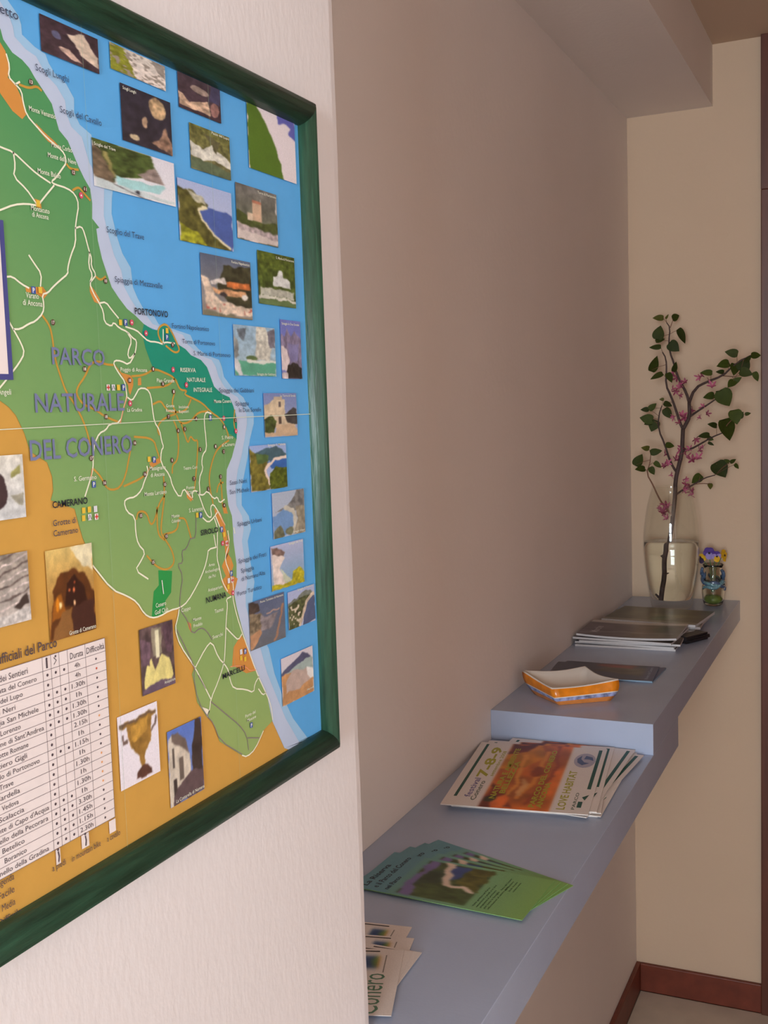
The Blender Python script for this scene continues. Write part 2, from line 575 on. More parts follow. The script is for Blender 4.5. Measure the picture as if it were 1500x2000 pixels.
def clampmap(L):
    return [(min(max(a, S_L), S_R), min(max(b, Z_B), Z_T)) for a, b in L]


def offs(i, base):
    u, v = coast[i]
    k = 1.0 if v < 600 else (0.75 if v < 1150 else 0.85)
    return base * k


cm = clampmap(MP(coast))
right_edge = [(S_R, Z_B), (S_R, Z_T)]
cl = [p for p in cm]
sea = Ink(place_map)
sea.poly(cl + [(S_R, cl[-1][1]), (S_R, Z_T), (cl[0][0], Z_T)], 1)
sea.poly([cl[-1], (cl[-1][0] + .004, Z_B), (S_R, Z_B), (S_R, cl[-1][1])], 1)
sea.build('sea', ink_mat('map_sea', (90, 164, 222)), sheet)
for nm, d0, wob, lay, col in (('shallow_water', 42, 5, 2, (152, 190, 222)), ('shore_water', 25, 3, 3, (182, 194, 218))):
    k = Ink(place_map)
    pts = []
    for i, (u, v) in enumerate(coast):
        if i in (19, 20) or (u, v) in ((297, 644), (306, 645), (311, 636), (320, 631), (326, 638)): continue
        e = offs(i, d0) + wob * math.sin(i * 1.7)
        pts.append((mp_(u - 6, v), mp_(u + e, v - (e * .25 if 30 < v < 560 else 0))))
    last = pts[-1]; pts.append(((last[0][0] + .006, Z_B), (last[1][0] + .006, Z_B)))
    for p, q in zip(pts[:-1], pts[1:]):
        k.poly(clampmap([p[0], p[1], q[1], q[0]]), lay)
    k.build(nm, ink_mat('map_' + nm, col), sheet)

west = [(531, 1408), (513, 1427), (497, 1461), (481, 1477), (471, 1475), (428, 1448), (415, 1411), (403, 1400), (384, 1371), (379, 1339), (374, 1317), (379, 1303), (365, 1283), (349, 1259), (340, 1227), (347, 1200), (350, 1187), (331, 1192), (310, 1205), (294, 1207), (280, 1199), (266, 1176), (247, 1164), (217, 1152), (198, 1131), (179, 1103), (172, 1075), (161, 1052), (152, 1022), (145, 994), (98, 977), (103, 959), (101, 931), (91, 903), (58, 882), (47, 847), (40, 832), (30, 811), (16, 795), (0, 783)]


def gradient_ink(name, c_top, c_bot, z0, z1):
    if name in MATS: return MATS[name]
    m = mat(name, c_top, rough=.42, spec=.4)
    nt = m.node_tree; b = nt.nodes['Principled BSDF']
    g = nt.nodes.new('ShaderNodeNewGeometry'); sx = nt.nodes.new('ShaderNodeSeparateXYZ')
    nt.links.new(g.outputs['Position'], sx.inputs[0])
    mr = nt.nodes.new('ShaderNodeMapRange'); mr.inputs['From Min'].default_value = z0; mr.inputs['From Max'].default_value = z1
    # green ink of the relief tint runs yellower towards the inland south
    ad = nt.nodes.new('ShaderNodeMath'); ad.operation = 'MULTIPLY_ADD'; ad.inputs[1].default_value = .45; 
    nt.links.new(sx.outputs['Y'], ad.inputs[0]); nt.links.new(sx.outputs['Z'], ad.inputs[2])
    nt.links.new(ad.outputs[0], mr.inputs['Value'])
    mx = nt.nodes.new('ShaderNodeMix'); mx.data_type = 'RGBA'
    mx.inputs['A'].default_value = (*[k * K_INK for k in lin(c_bot)], 1); mx.inputs['B'].default_value = (*[k * K_INK for k in lin(c_top)], 1)
    nt.links.new(mr.outputs[0], mx.inputs['Factor']); nt.links.new(mx.outputs['Result'], b.inputs['Base Color'])
    return m


land = Ink(place_map)
ic = coast.index((521, 1360))
lp = [p for p in cm[:ic + 1]] + MP(west) + [(S_L, mp_(0, 783)[1]), (S_L, Z_T)]
land.poly(lp, 4)
land.build('park_land', gradient_ink('map_land', (78, 144, 92), (152, 172, 104), 1.62, 1.98), sheet)

res = Ink(place_map)
i0, i1 = coast.index((280, 633)), coast.index((461, 858))
res.poly(cm[i0:i1 + 1] + MP([(452, 850), (447, 848), (442, 838), (434, 826), (428, 818), (415, 812), (405, 803), (397, 790), (380, 778), (360, 774), (357, 764), (350, 758), (345, 742), (335, 733), (318, 726), (308, 721), (297, 717), (292, 705), (283, 680), (276, 650)]), 5)
res.build('reserve_area', ink_mat('map_reserve', (34, 140, 116)), sheet)
g = Ink(place_map)
g.poly(MP([(308, 1114), (335, 1115), (333, 1157), (322, 1173), (320, 1197), (310, 1204), (295, 1205), (299, 1155), (309, 1143)]), 5)
g.build('golf_area', ink_mat('map_golf', (48, 146, 74)), sheet)

for L in ([(-3, 80), (9, 100), (17, 131), (14, 152), (30, 168), (42, 194), (50, 224), (42, 233), (23, 217), (0, 184), (-10, 165)],
          [(68, 240), (85, 258), (104, 275), (119, 291), (112, 290), (92, 276), (75, 256)],
          [(220, 709), (236, 728), (253, 733), (259, 741), (259, 753), (253, 772), (250, 764), (249, 753), (243, 743)],
          [(268, 739), (274, 737), (275, 752), (268, 753)],
          [(48, 562), (82, 560), (92, 574), (84, 584), (72, 575), (50, 570)], [(66, 388), (78, 392), (80, 408), (68, 404)],
          [(174, 555), (184, 568), (194, 585), (193, 594), (183, 590), (174, 570)],
          [(417, 992), (428, 1000), (440, 1035), (444, 1060), (447, 1075), (440, 1092), (437, 1060), (430, 1030), (420, 1010)],
          [(432, 985), (440, 990), (444, 1003), (436, 1003)],
          [(443, 1080), (450, 1090), (455, 1105), (449, 1122), (463, 1130), (458, 1150), (450, 1163), (438, 1152), (431, 1135), (440, 1125), (432, 1106)],
          [(455, 1264), (470, 1240), (478, 1253), (498, 1310), (480, 1315), (460, 1303), (452, 1302)],
          [(290, 905), (313, 892), (313, 903), (295, 914)], [(362, 960), (375, 972), (372, 980), (364, 972)], [(364, 1213), (372, 1218), (373, 1236), (368, 1228)]):
    urb = Ink(place_map); urb.poly(MP(L), 5)
    urb.build('built_up_area', ink_mat('map_urban', (204, 140, 70)), sheet)

PXM = abs(mp_(300, 900)[1] - mp_(300, 910)[1]) / 10     # metres of sheet per pixel of height
for L in ([(80, 615), (95, 635), (101, 660), (105, 700), (120, 745), (127, 765), (145, 790), (165, 830), (175, 870)],
          [(220, 713), (205, 712), (190, 705), (175, 710), (165, 735), (150, 755), (147, 770), (160, 790), (185, 800), (205, 815), (235, 826)],
          [(255, 735), (280, 733), (300, 720), (320, 728), (335, 735), (343, 745), (350, 762), (365, 763), (357, 770), (375, 778), (395, 788), (410, 805), (430, 818), (442, 840), (445, 855)],
          [(285, 758), (325, 755), (340, 740)], [(340, 765), (333, 790), (345, 808), (330, 812), (312, 822), (305, 838), (310, 850)],
          [(297, 790), (312, 782), (320, 795), (330, 805), (360, 805), (370, 785), (372, 778)], [(343, 810), (350, 828), (370, 825), (385, 805), (405, 803)],
          [(337, 820), (345, 838), (348, 870), (345, 900), (335, 908), (335, 925)], [(352, 826), (358, 845), (366, 868), (370, 850), (378, 862), (386, 858), (382, 920), (378, 960)],
          [(446, 860), (430, 870), (418, 885), (408, 920), (407, 945), (415, 985)], [(260, 853), (298, 856), (305, 880), (312, 900)],
          [(255, 870), (240, 950), (210, 960), (195, 930), (180, 915)], [(240, 950), (280, 932), (292, 912)], [(318, 930), (320, 970), (316, 1000), (312, 1040), (320, 1052), (335, 1075), (340, 1100), (325, 1114), (305, 1108), (285, 1085)],
          [(320, 968), (308, 985), (300, 1020), (292, 1026), (285, 1000), (268, 998), (265, 1015)], [(348, 1012), (360, 1012), (366, 1030), (372, 1052)], [(305, 990), (306, 1044), (320, 1055)], [(318, 1044), (345, 1037), (347, 1015)],
          [(35, 165), (55, 173), (70, 168), (80, 178)], [(140, 372), (152, 365), (160, 375), (175, 392)], [(128, 320), (135, 330), (152, 332)], [(185, 540), (195, 548), (205, 540)],
          [(317, 673), (307, 655), (308, 640), (320, 632), (330, 640), (345, 672), (350, 685), (340, 690), (322, 675)], [(422, 962), (425, 945), (435, 942)], [(433, 985), (431, 950), (429, 935)], [(457, 800), (455, 825), (458, 840)]):
    trails = Ink(place_map); trails.line(MP(L), 4.2 * PXM, 6, 2)
    trails.build('trail_line', ink_mat('map_trail', (190, 146, 64)), sheet)

for L in ([(10, 105), (17, 130), (14, 150), (28, 165), (40, 178), (43, 200), (50, 225), (68, 246), (90, 270), (112, 288), (124, 300), (128, 318), (118, 332), (108, 347), (98, 355), (104, 360), (130, 368), (145, 380), (152, 400), (147, 430), (145, 448), (146, 475), (136, 500), (130, 525), (131, 535), (115, 548), (100, 562), (92, 572), (80, 575), (84, 595), (82, 612), (67, 628), (55, 632), (38, 643), (24, 643)],
          [(28, 165), (37, 160)],
          [(145, 446), (157, 442), (163, 455), (172, 490), (177, 505), (176, 520), (186, 537), (180, 545), (173, 553), (180, 572), (192, 592), (200, 608), (202, 630), (216, 638), (220, 629), (231, 641), (247, 648), (257, 660), (265, 665), (264, 680), (261, 693), (250, 713), (235, 705), (222, 704), (220, 712), (232, 732), (242, 745), (245, 765), (246, 776), (240, 795), (233, 826), (212, 828), (205, 840), (192, 846), (183, 866), (180, 890), (180, 915), (175, 935), (164, 970)],
          [(173, 492), (171, 520), (179, 537), (174, 551)], [(193, 592), (205, 590), (216, 605), (230, 622)], [(243, 638), (265, 645), (275, 655), (288, 667), (305, 668), (317, 673), (320, 668), (340, 671)], [(317, 673), (317, 643)],
          [(247, 650), (256, 665), (247, 690), (251, 702), (262, 690)], [(-40, 270), (0, 288), (24, 297), (50, 322), (70, 340), (97, 358)], [(24, 297), (28, 325), (24, 345), (50, 370), (65, 392), (72, 402), (85, 385), (104, 362)],
          [(-40, 425), (0, 410), (25, 400), (50, 398), (72, 402)], [(8, 541), (22, 540), (40, 555), (55, 563)], [(54, 498), (65, 515), (79, 535), (77, 560)], [(12, 622), (24, 643), (40, 672), (46, 690), (35, 710), (18, 732), (0, 755), (-40, 800)],
          [(247, 776), (256, 783), (264, 770), (270, 758), (285, 759), (293, 772), (296, 800), (300, 825), (310, 840), (314, 862), (318, 873), (313, 880), (312, 905), (330, 928), (335, 950), (350, 974), (357, 953), (365, 965), (375, 975), (373, 960), (382, 958), (388, 966), (396, 967), (403, 958), (416, 975), (423, 970), (427, 983), (437, 975)],
          [(384, 960), (390, 975), (396, 993), (405, 1010), (412, 1010), (409, 990), (415, 984), (425, 1000), (438, 1026)], [(394, 1011), (405, 1021), (415, 1012), (423, 1000)], [(411, 808), (401, 804), (397, 815), (398, 835), (400, 850), (402, 878), (394, 888), (392, 905), (395, 915), (387, 935), (389, 965)],
          [(419, 1007), (428, 1030)], [(417, 1012), (423, 1030), (423, 1070), (422, 1090), (427, 1110), (432, 1135), (443, 1155)], [(416, 1044), (420, 1068)], [(423, 1068), (405, 1073), (404, 1085), (398, 1110), (385, 1140), (365, 1175), (350, 1187), (330, 1192), (310, 1204), (294, 1207), (280, 1199), (266, 1176), (247, 1164), (217, 1152), (179, 1104)],
          [(443, 1036), (447, 1060), (440, 1080), (438, 1095), (448, 1120), (455, 1145), (452, 1163), (460, 1200), (473, 1240), (500, 1315), (521, 1360), (528, 1380), (531, 1406)], [(450, 1165), (440, 1170), (443, 1180), (440, 1210), (438, 1270), (436, 1295), (425, 1330), (410, 1365), (408, 1385), (403, 1400)],
          [(348, 1190), (346, 1205), (340, 1227), (349, 1259), (379, 1303), (395, 1335), (410, 1365)], [(379, 1305), (400, 1265), (412, 1252), (425, 1285), (437, 1297), (445, 1310), (448, 1330), (455, 1345), (478, 1346), (494, 1353), (496, 1335), (505, 1320)], [(440, 1226), (455, 1242), (464, 1250), (471, 1238)],
          [(285, 910), (288, 922), (280, 940), (275, 957), (262, 971), (248, 973), (240, 980), (246, 1000), (262, 1009), (263, 1040), (268, 1063), (282, 1078), (274, 1095), (262, 1114), (288, 1131)], [(503, 1345), (512, 1358), (518, 1352)], [(455, 1030), (457, 1042)]):
    roads = Ink(place_map); roads.line(MP(L), 3.2 * PXM, 7, 1)
    roads.build('road_line', ink_mat('map_road', (236, 230, 208)), sheet)
roads = Ink(place_map)
roads.poly(MP([(390, 1380), (403, 1384), (408, 1388), (403, 1400), (398, 1390)]), 7)
roads.build('road_patch', ink_mat('map_road', (236, 230, 208)), sheet)
roads = Ink(place_map)
roads.line(MP([(471, 1475), (481, 1478), (497, 1463), (513, 1427)]), 3 * PXM, 7, 1)
roads.build('road_line', ink_mat('map_road', (236, 230, 208)), sheet)
for L in ([(370, 1052), (362, 1073), (353, 1075), (356, 1100), (344, 1101), (356, 1125), (350, 1160), (349, 1190), (365, 1212), (374, 1240), (390, 1225), (402, 1232), (413, 1250)], [(381, 1010), (381, 1050), (370, 1052)], [(410, 1370), (440, 1395), (465, 1415), (480, 1435), (484, 1465)], [(482, 1441), (505, 1441)], [(343, 1229), (380, 1305), (376, 1320), (385, 1370), (404, 1400), (415, 1412), (428, 1447), (471, 1473)], [(400, 1345), (385, 1318)]):
    bound = Ink(place_map); bound.line(MP(L), 1.8 * PXM, 8, 1)
    bound.build('boundary_line', ink_mat('map_boundary', (136, 112, 128)), sheet)
for L in ([(448, 1302), (465, 1300), (480, 1303), (485, 1310), (498, 1308)], [(428, 1003), (438, 1028)], [(363, 958), (375, 977)], [(233, 826), (240, 795), (246, 776)], [(178, 915), (175, 937)], [(443, 1045), (446, 1065), (440, 1085)]):
    red = Ink(place_map); red.line(MP(L), 2.2 * PXM, 8, 1)
    red.build('town_street', ink_mat('map_red', (226, 150, 110)), sheet)

# level fold wear of the once folded sheet
fold = Ink(place_map)
fold.line([(S_L, mp_(0, 839)[1]), mp_(0, 839), mp_(300, 823), (S_R, mp_(598, 809)[1])], 1.5 * PXM, 16, 0)
fold.build('fold_crease', ink_mat('paper_wear', (206, 212, 190)), sheet)
fold = Ink(place_map)  # upright folds: the lighter side of each fold painted as a pale line
for top, bot in (((160, 160), (236, 1640)), ((405, 230), (470, 1380))):
    a = mp_(*top)[0]; 
    fold.line([(a, Z_B), (a, Z_T)], .5 * PXM, 16, 0)
fold.build('fold_crease', ink_mat('fold_lit_tone', (150, 176, 150)), sheet, stuff=True)

# --- printed photographs on the map
GR, DG, SKY, SEA, RK, SAND = (74, 96, 44), (44, 56, 30), (176, 184, 212), (66, 96, 160), (160, 146, 130), (222, 208, 192)
photos = [
    ([(75, 25), (189, 80), (190, 143), (76, 101)], [('g', (60, 44, 52), (70, 54, 60), .35, 9), ('p', [(.45, .75), (.75, .95), (1, .35), (1, .12), (.7, .3)], (204, 184, 166), .25, 8), ('p', [(.3, .3), (.45, .35), (.7, .08), (.5, .1)], (190, 160, 146), .3, 12), ('e', (.25, .62, .08, .1), (92, 92, 120), .2)]),
    ([(211, 85), (320, 128), (320, 177), (213, 135)], [('g', (206, 196, 186), (222, 208, 200), .2, 14), ('p', [(0, 1), (.25, 1), (.45, 0), (0, 0)], (128, 130, 44), .25, 9), ('s', (150, 138, 128), .68, 16), ('p', [(.75, 1), (1, 1), (1, .45), (.85, .6)], (150, 140, 132), .2)]),
    ([(344, 140), (428, 176), (428, 240), (346, 210)], [('g', (70, 56, 64), (66, 50, 58), .3, 8), ('p', [(0, .5), (.25, .25), (.7, .5), (.75, .1), (0, .1)], (196, 164, 140), .35, 10), ('e', (.5, .7, .2, .1), (150, 130, 120), .3), ('e', (.85, .3, .1, .2), (150, 110, 104), .3), ('p', [(.8, 1), (1, 1), (1, .5), (.7, .5)], (70, 66, 92), .2)]),
    ([(232, 163), (330, 200), (334, 304), (236, 275)], [('g', (48, 44, 56), (52, 46, 54), .25, 9), ('e', (.72, .78, .16, .2), (186, 156, 120), .45, 12), ('e', (.45, .45, .06, .09), (176, 146, 120), .4), ('e', (.25, .13, .1, .05), (204, 184, 150), .3), ('p', [(.55, .12), (.75, .25), (.85, .5), (1, .2), (1, 0)], (140, 110, 92), .5, 14)]),
    ([(177, 272), (337, 317), (340, 402), (180, 365)], [('g', (214, 210, 220), (222, 222, 226)), ('p', [(0, 1), (.7, 1), (.74, .82), (.85, .4), (.6, .45), (.25, .3), (.25, .15), (0, .2)], (70, 84, 42), .45, 14), ('p', [(0, .9), (.1, .8), (.22, .3), (.25, .18), (0, .18)], (110, 94, 76), .4, 12), ('p', [(.12, .8), (.16, .8), (.26, .3), (.22, .28)], (146, 136, 84), .2), ('p', [(.5, .5), (.75, .75), (.86, .4), (.6, .42)], (146, 130, 124), .3, 12), ('p', [(.24, .34), (.7, .34), (.86, .4), (.8, .2), (.3, .12)], (160, 204, 206), .08), ('p', [(0, .2), (.25, .17), (1, .1), (1, .05), (.3, 0), (0, 0)], (196, 206, 208), .1), ('l', [(.25, .15), (.55, .02), (.82, -.06)], (96, 88, 90), .02), ('e', (.52, .1, .02, .04), (50, 50, 60))]),
    ([(367, 241), (446, 268), (448, 353), (370, 328)], [('g', (104, 104, 56), (112, 106, 72), .4, 14), ('p', [(0, .62), (.3, .5), (.55, .68), (1, .4), (1, .22), (.6, .35), (.3, .25), (0, .3)], (206, 202, 190), .22, 14), ('p', [(.3, .9), (.5, .7), (.65, .5), (.75, .8)], (96, 92, 64), .3, 12), ('p', [(0, .26), (.5, .24), (1, .16), (1, 0), (0, 0)], (92, 104, 78), .2)]),
    ([(479, 198), (573, 240), (576, 358), (484, 329)], [('g', (222, 210, 214), (222, 210, 214)), ('p', [(0, 1.1), (.17, 1.05), (.32, .85), (.55, .55), (.66, .2), (.76, -.1), (0, -.1)], (82, 112, 38), .04), ('p', [(.6, 1.1), (1, 1.1), (1, .72), (.84, .74), (.84, .78), (.9, .86), (.8, .92), (.64, .88)], (96, 96, 170))]),
    ([(344, 349), (449, 376), (453, 490), (348, 471)], [('g', (166, 178, 214), (186, 190, 214)), ('p', [(0, .72), (1, .62), (1, 0), (.6, 0), (.3, .5)], (76, 96, 160), .08), ('p', [(0, .85), (.25, .88), (.52, .7), (.5, .62), (.35, .58), (.42, .4), (.6, .2), (1, -.02), (0, -.05)], (92, 88, 44), .4, 14), ('p', [(.15, .86), (.45, .8), (.5, .66), (.3, .7)], (176, 172, 150), .3, 12), ('l', [(.5, .63), (.36, .58), (.44, .4), (.62, .2), (.95, .03)], (226, 214, 176), .045), ('p', [(0, .3), (.3, .2), (.5, 0), (0, 0)], (150, 150, 44), .4, 16)]),
    ([(457, 356), (538, 381), (540, 483), (461, 466)], [('g', (112, 108, 104), (92, 96, 72), .25, 10), ('p', [(0, .55), (.3, .45), (.6, .4), (1, .42), (1, .25), (0, .3)], (76, 84, 44), .3, 14), ('r', (.38, .4, .6, .72), (198, 166, 140), .12), ('r', (.38, .72, .6, .77), (170, 110, 88), .1), ('r', (.26, .38, .38, .52), (206, 184, 160), .12), ('p', [(0, .3), (1, .22), (1, .1), (0, .2)], (176, 160, 160), .3, 16), ('p', [(0, .2), (1, .1), (1, 0), (0, 0)], (206, 192, 186), .1), ('s', (196, 190, 186), .75, 9, [(.6, .9), (1, .9), (1, .6), (.6, .6)])]),
    ([(388, 494), (486, 512), (491, 626), (393, 614)], [('g', (92, 100, 120), (150, 140, 130), .1), ('p', [(.45, .85), (1, .9), (1, .2), (.5, .25), (.3, .5)], (62, 60, 42), .4, 14), ('p', [(.2, .6), (.45, .66), (.5, .56), (.2, .52)], (226, 214, 206), .25, 16), ('p', [(.5, .6), (.95, .62), (.98, .5), (.5, .5)], (196, 112, 62), .3, 14), ('p', [(.2, .45), (.85, .46), (.9, .36), (.25, .38)], (200, 150, 110), .35, 18), ('p', [(0, .65), (.15, .6), (.25, .35), (.4, .25), (1, .2), (1, .05), (.4, .05), (.1, .12)], (212, 190, 170), .28, 20), ('s', (176, 96, 84), .78, 24, [(.1, .25), (1, .2), (1, .05), (.1, .1)]), ('e', (.85, .36, .06, .05), (226, 216, 206)), ('e', (.42, .38, .07, .03), (60, 54, 54)), ('p', [(0, .1), (1, .0), (1, -.1), (0, -.1)], (120, 116, 96), .1)]),
    ([(500, 490), (573, 503), (575, 603), (503, 592)], [('g', (80, 92, 34), (70, 84, 40), .45, 14), ('p', [(.4, .56), (.5, .58), (.55, .68), (.62, .7), (.68, .58), (.85, .5), (.85, .36), (.38, .38)], (206, 206, 202), .14, 14), ('p', [(.05, .33), (.95, .3), (.95, .16), (.05, .18)], (176, 174, 160), .2, 18), ('p', [(0, .18), (1, .15), (1, .1), (0, .12)], (206, 202, 188), .15), ('p', [(0, .11), (1, .09), (1, 0), (0, 0)], (100, 120, 76), .1)]),
    ([(453, 634), (534, 641), (537, 736), (456, 733)], [('g', (150, 176, 196), (160, 180, 190), .18, 12), ('p', [(.55, 1), (.75, 1), (.9, .6), (.85, .3), (.5, .33)], (196, 192, 180), .25, 16), ('p', [(.8, .9), (1, 1), (1, .6), (.85, .6)], (112, 108, 118), .3, 12), ('p', [(.08, .9), (.3, .95), (.25, .7), (.12, .75)], (96, 104, 112), .4, 12), ('p', [(0, .8), (.08, .7), (.12, .4), (0, .3)], (130, 132, 130), .3), ('e', (.4, .36, .13, .06), (96, 116, 70), .2), ('p', [(0, .3), (1, .27), (1, 0), (0, 0)], (90, 158, 130), .08), ('l', [(.3, .3), (.7, .28), (1, .3)], (214, 214, 204), .05), ('p', [(0, .32), (.1, .3), (.2, 0), (.1, 0), (0, .2)], (206, 204, 206), .1)]),
    ([(544, 624), (583, 628), (589, 742), (549, 738)], [('g', (110, 116, 184), (120, 122, 180), .05), ('p', [(0, .75), (.2, .7), (.3, .85), (.5, .72), (.7, .82), (1, .7), (1, .2), (0, .2)], (128, 116, 140), .25, 12), ('p', [(0, .55), (.3, .5), (.4, .3), (.3, .1), (0, .15)], (212, 196, 196), .12), ('p', [(.35, .6), (.9, .6), (.8, .3), (.45, .3)], (126, 120, 160), .12), ('p', [(.3, .22), (.6, .28), (1, .2), (1, 0), (.2, 0)], (52, 46, 42), .35, 12), ('p', [(0, .1), (.3, .08), (.3, 0), (0, 0)], (190, 176, 176), .3)]),
    ([(512, 768), (576, 768), (579, 850), (515, 855)], [('g', (120, 132, 178), (166, 170, 196), .05), ('p', [(0, .72), (.18, .78), (.28, .85), (.62, .85), (.64, .4), (.95, .4), (.95, .2), (0, .2)], (204, 184, 156), .12, 9), ('r', (.3, .85, .55, .92), (190, 170, 146), .1), ('r', (.44, .68, .5, .8), (104, 92, 90)), ('r', (.43, .3, .5, .46), (86, 72, 66)), ('p', [(.6, .5), (.9, .68), (1, .6), (1, .25), (.7, .3)], (74, 70, 68), .25), ('p', [(0, .42), (.2, .5), (.36, .35), (.25, .1), (0, .08)], (74, 84, 44), .4, 14), ('p', [(0, .1), (.3, .1), (.35, .28), (.9, .28), (1, .1), (1, 0), (0, 0)], (196, 168, 138), .1)]),
    ([(484, 872), (556, 865), (559, 951), (488, 962)], [('g', (150, 170, 214), (170, 180, 210)), ('p', [(.15, .85), (.45, .92), (.75, .95), (1, .75), (1, .65), (.4, .65), (.1, .7)], (70, 96, 106), .15, 9), ('p', [(0, .95), (.15, .82), (.45, .68), (.5, .55), (.4, .4), (.5, .1), (.5, 0), (0, 0)], (112, 104, 46), .35, 14), ('p', [(.45, .6), (.65, .68), (1, .7), (1, .4), (.6, .45)], (58, 100, 166), .08), ('p', [(.15, .84), (.5, .75), (.5, .62), (.2, .6)], (86, 110, 62), .2), ('l', [(1, .7), (.7, .66), (.5, .56), (.4, .45), (.45, .28), (.52, .12)], (226, 204, 190), .07), ('p', [(.52, .35), (.7, .5), (1, .45), (1, 0), (.5, 0)], (84, 94, 32), .4, 16)]),
    ([(528, 966), (591, 952), (594, 1040), (532, 1052)], [('g', (168, 178, 196), (170, 180, 200)), ('p', [(.05, .55), (.4, .65), (.6, .75), (.75, .98), (1, 1), (1, .4), (.5, .62)], (120, 118, 116), .25, 12), ('p', [(.05, .48), (.4, .64), (.62, .5), (.62, .1), (.3, 0), (0, 0), (0, .45)], (112, 146, 190), .06), ('l', [(.4, .63), (.62, .56), (.7, .35), (.6, .08)], (196, 190, 176), .09, .1), ('p', [(.7, .62), (1, .62), (1, 0), (.62, 0), (.76, .35)], (150, 140, 122), .25, 12), ('p', [(.02, .15), (.2, .28), (.35, .1), (.35, 0), (0, 0)], (112, 112, 88), .3, 14), ('e', (.5, .1, .12, .1), (104, 106, 84), .3)]),
    ([(525, 1067), (590, 1053), (592, 1137), (529, 1155)], [('g', (176, 180, 210), (122, 158, 186), .03), ('p', [(.02, .95), (.2, .95), (.42, .8), (.35, .7), (.05, .7)], (132, 108, 100), .3, 12), ('p', [(.02, .8), (.3, .75), (.4, .7), (.25, .45), (.45, .12), (.3, .02), (.05, .05)], (220, 204, 196), .16, 12), ('p', [(.28, .45), (.45, .3), (.6, .12), (.4, .12)], (196, 200, 176), .1), ('p', [(0, .15), (.3, .1), (.6, .12), (.65, .3), (.85, .38), (1, .25), (1, 0), (0, 0)], (176, 164, 44), .3, 16)]),
    ([(483, 1178), (552, 1156), (556, 1245), (487, 1271)], [('g', (92, 102, 130), (104, 106, 112), .06), ('p', [(0, 1), (.25, .95), (.3, .75), (0, .72)], (74, 62, 56), .3, 12), ('p', [(0, .75), (.3, .7), (.4, .6), (.3, .3), (0, .3)], (118, 104, 84), .5, 18), ('p', [(.3, .65), (.5, .6), (.8, .62), (.6, .35), (.3, .3)], (132, 122, 124), .25, 14), ('l', [(.5, .66), (.85, .68)], (186, 150, 130), .03), ('l', [(.95, .75), (.75, .15), (.68, .02)], (160, 120, 96), .06), ('p', [(0, .3), (.3, .38), (.35, .28), (.15, .08), (0, 0)], (186, 140, 106), .15)]),
    ([(559, 1158), (610, 1140), (615, 1210), (562, 1232)], [('g', (168, 176, 210), (178, 182, 206)), ('p', [(0, .7), (.3, .78), (.55, .9), (.85, .9), (.95, .75), (.4, .6), (0, .6)], (112, 116, 108), .2, 12), ('p', [(0, .65), (.4, .75), (.9, .75), (.6, .45), (.4, 0), (0, 0)], (82, 86, 56), .45, 16), ('p', [(.9, .8), (1, .7), (1, .05), (.5, -.05), (.6, .45)], (84, 92, 122), .08), ('l', [(.95, .76), (.68, .6), (.6, .4), (.42, .05)], (206, 186, 166), .09, .2), ('s', (206, 190, 170), .72, 16, [(0, .6), (.5, .65), (.4, 0), (0, 0)])]),
    ([(546, 1285), (607, 1263), (612, 1349), (550, 1380)], [('g', (206, 198, 206), (206, 198, 204)), ('p', [(0, .72), (.3, .8), (.6, .92), (.8, .9), (1, .75), (1, .5), (0, .6)], (156, 170, 166), .1), ('p', [(0, .7), (.4, .84), (.65, .94), (.85, .9), (.92, .8), (.5, .75), (.15, .65), (0, .62)], (84, 84, 110), .12), ('p', [(0, .64), (.3, .64), (.6, .5), (1, .35), (1, 0), (0, 0)], (188, 140, 96), .12, 8), ('p', [(.15, .5), (.35, .66), (.9, .55), (1, .35), (.5, .2), (.1, .25)], (182, 160, 150), .08), ('p', [(.78, .6), (1, .5), (1, .3), (.78, .42)], (228, 222, 218), .06)]),
    ([(-58, 893), (41, 888), (48, 1012), (-58, 1022)], [('g', (214, 210, 200), (206, 208, 210), .16, 10), ('e', (.45, .45, .22, .28), (66, 50, 52), .1), ('p', [(.75, .75), (.95, .85), (.95, .7), (.75, .65)], (150, 146, 90), .2), ('p', [(.72, .35), (.98, .4), (.95, .2), (.8, .25)], (150, 146, 130), .25)]),
    ([(-58, 1098), (49, 1073), (59, 1208), (-58, 1242)], [('g', (150, 140, 130), (196, 186, 180), .25, 12)] + [('l', [(-.1, .1 + k * .09), (1.1, .38 + k * .1)], (96, 82, 78) if k % 2 else (206, 190, 186), .022, .4, 20) for k in range(8)] + [('p', [(.7, .25), (.95, .4), (1, .25), (.8, .18)], (66, 54, 50)), ('p', [(0, .1), (1, .2), (1, 0), (0, 0)], (196, 190, 186), .3, 18)]),
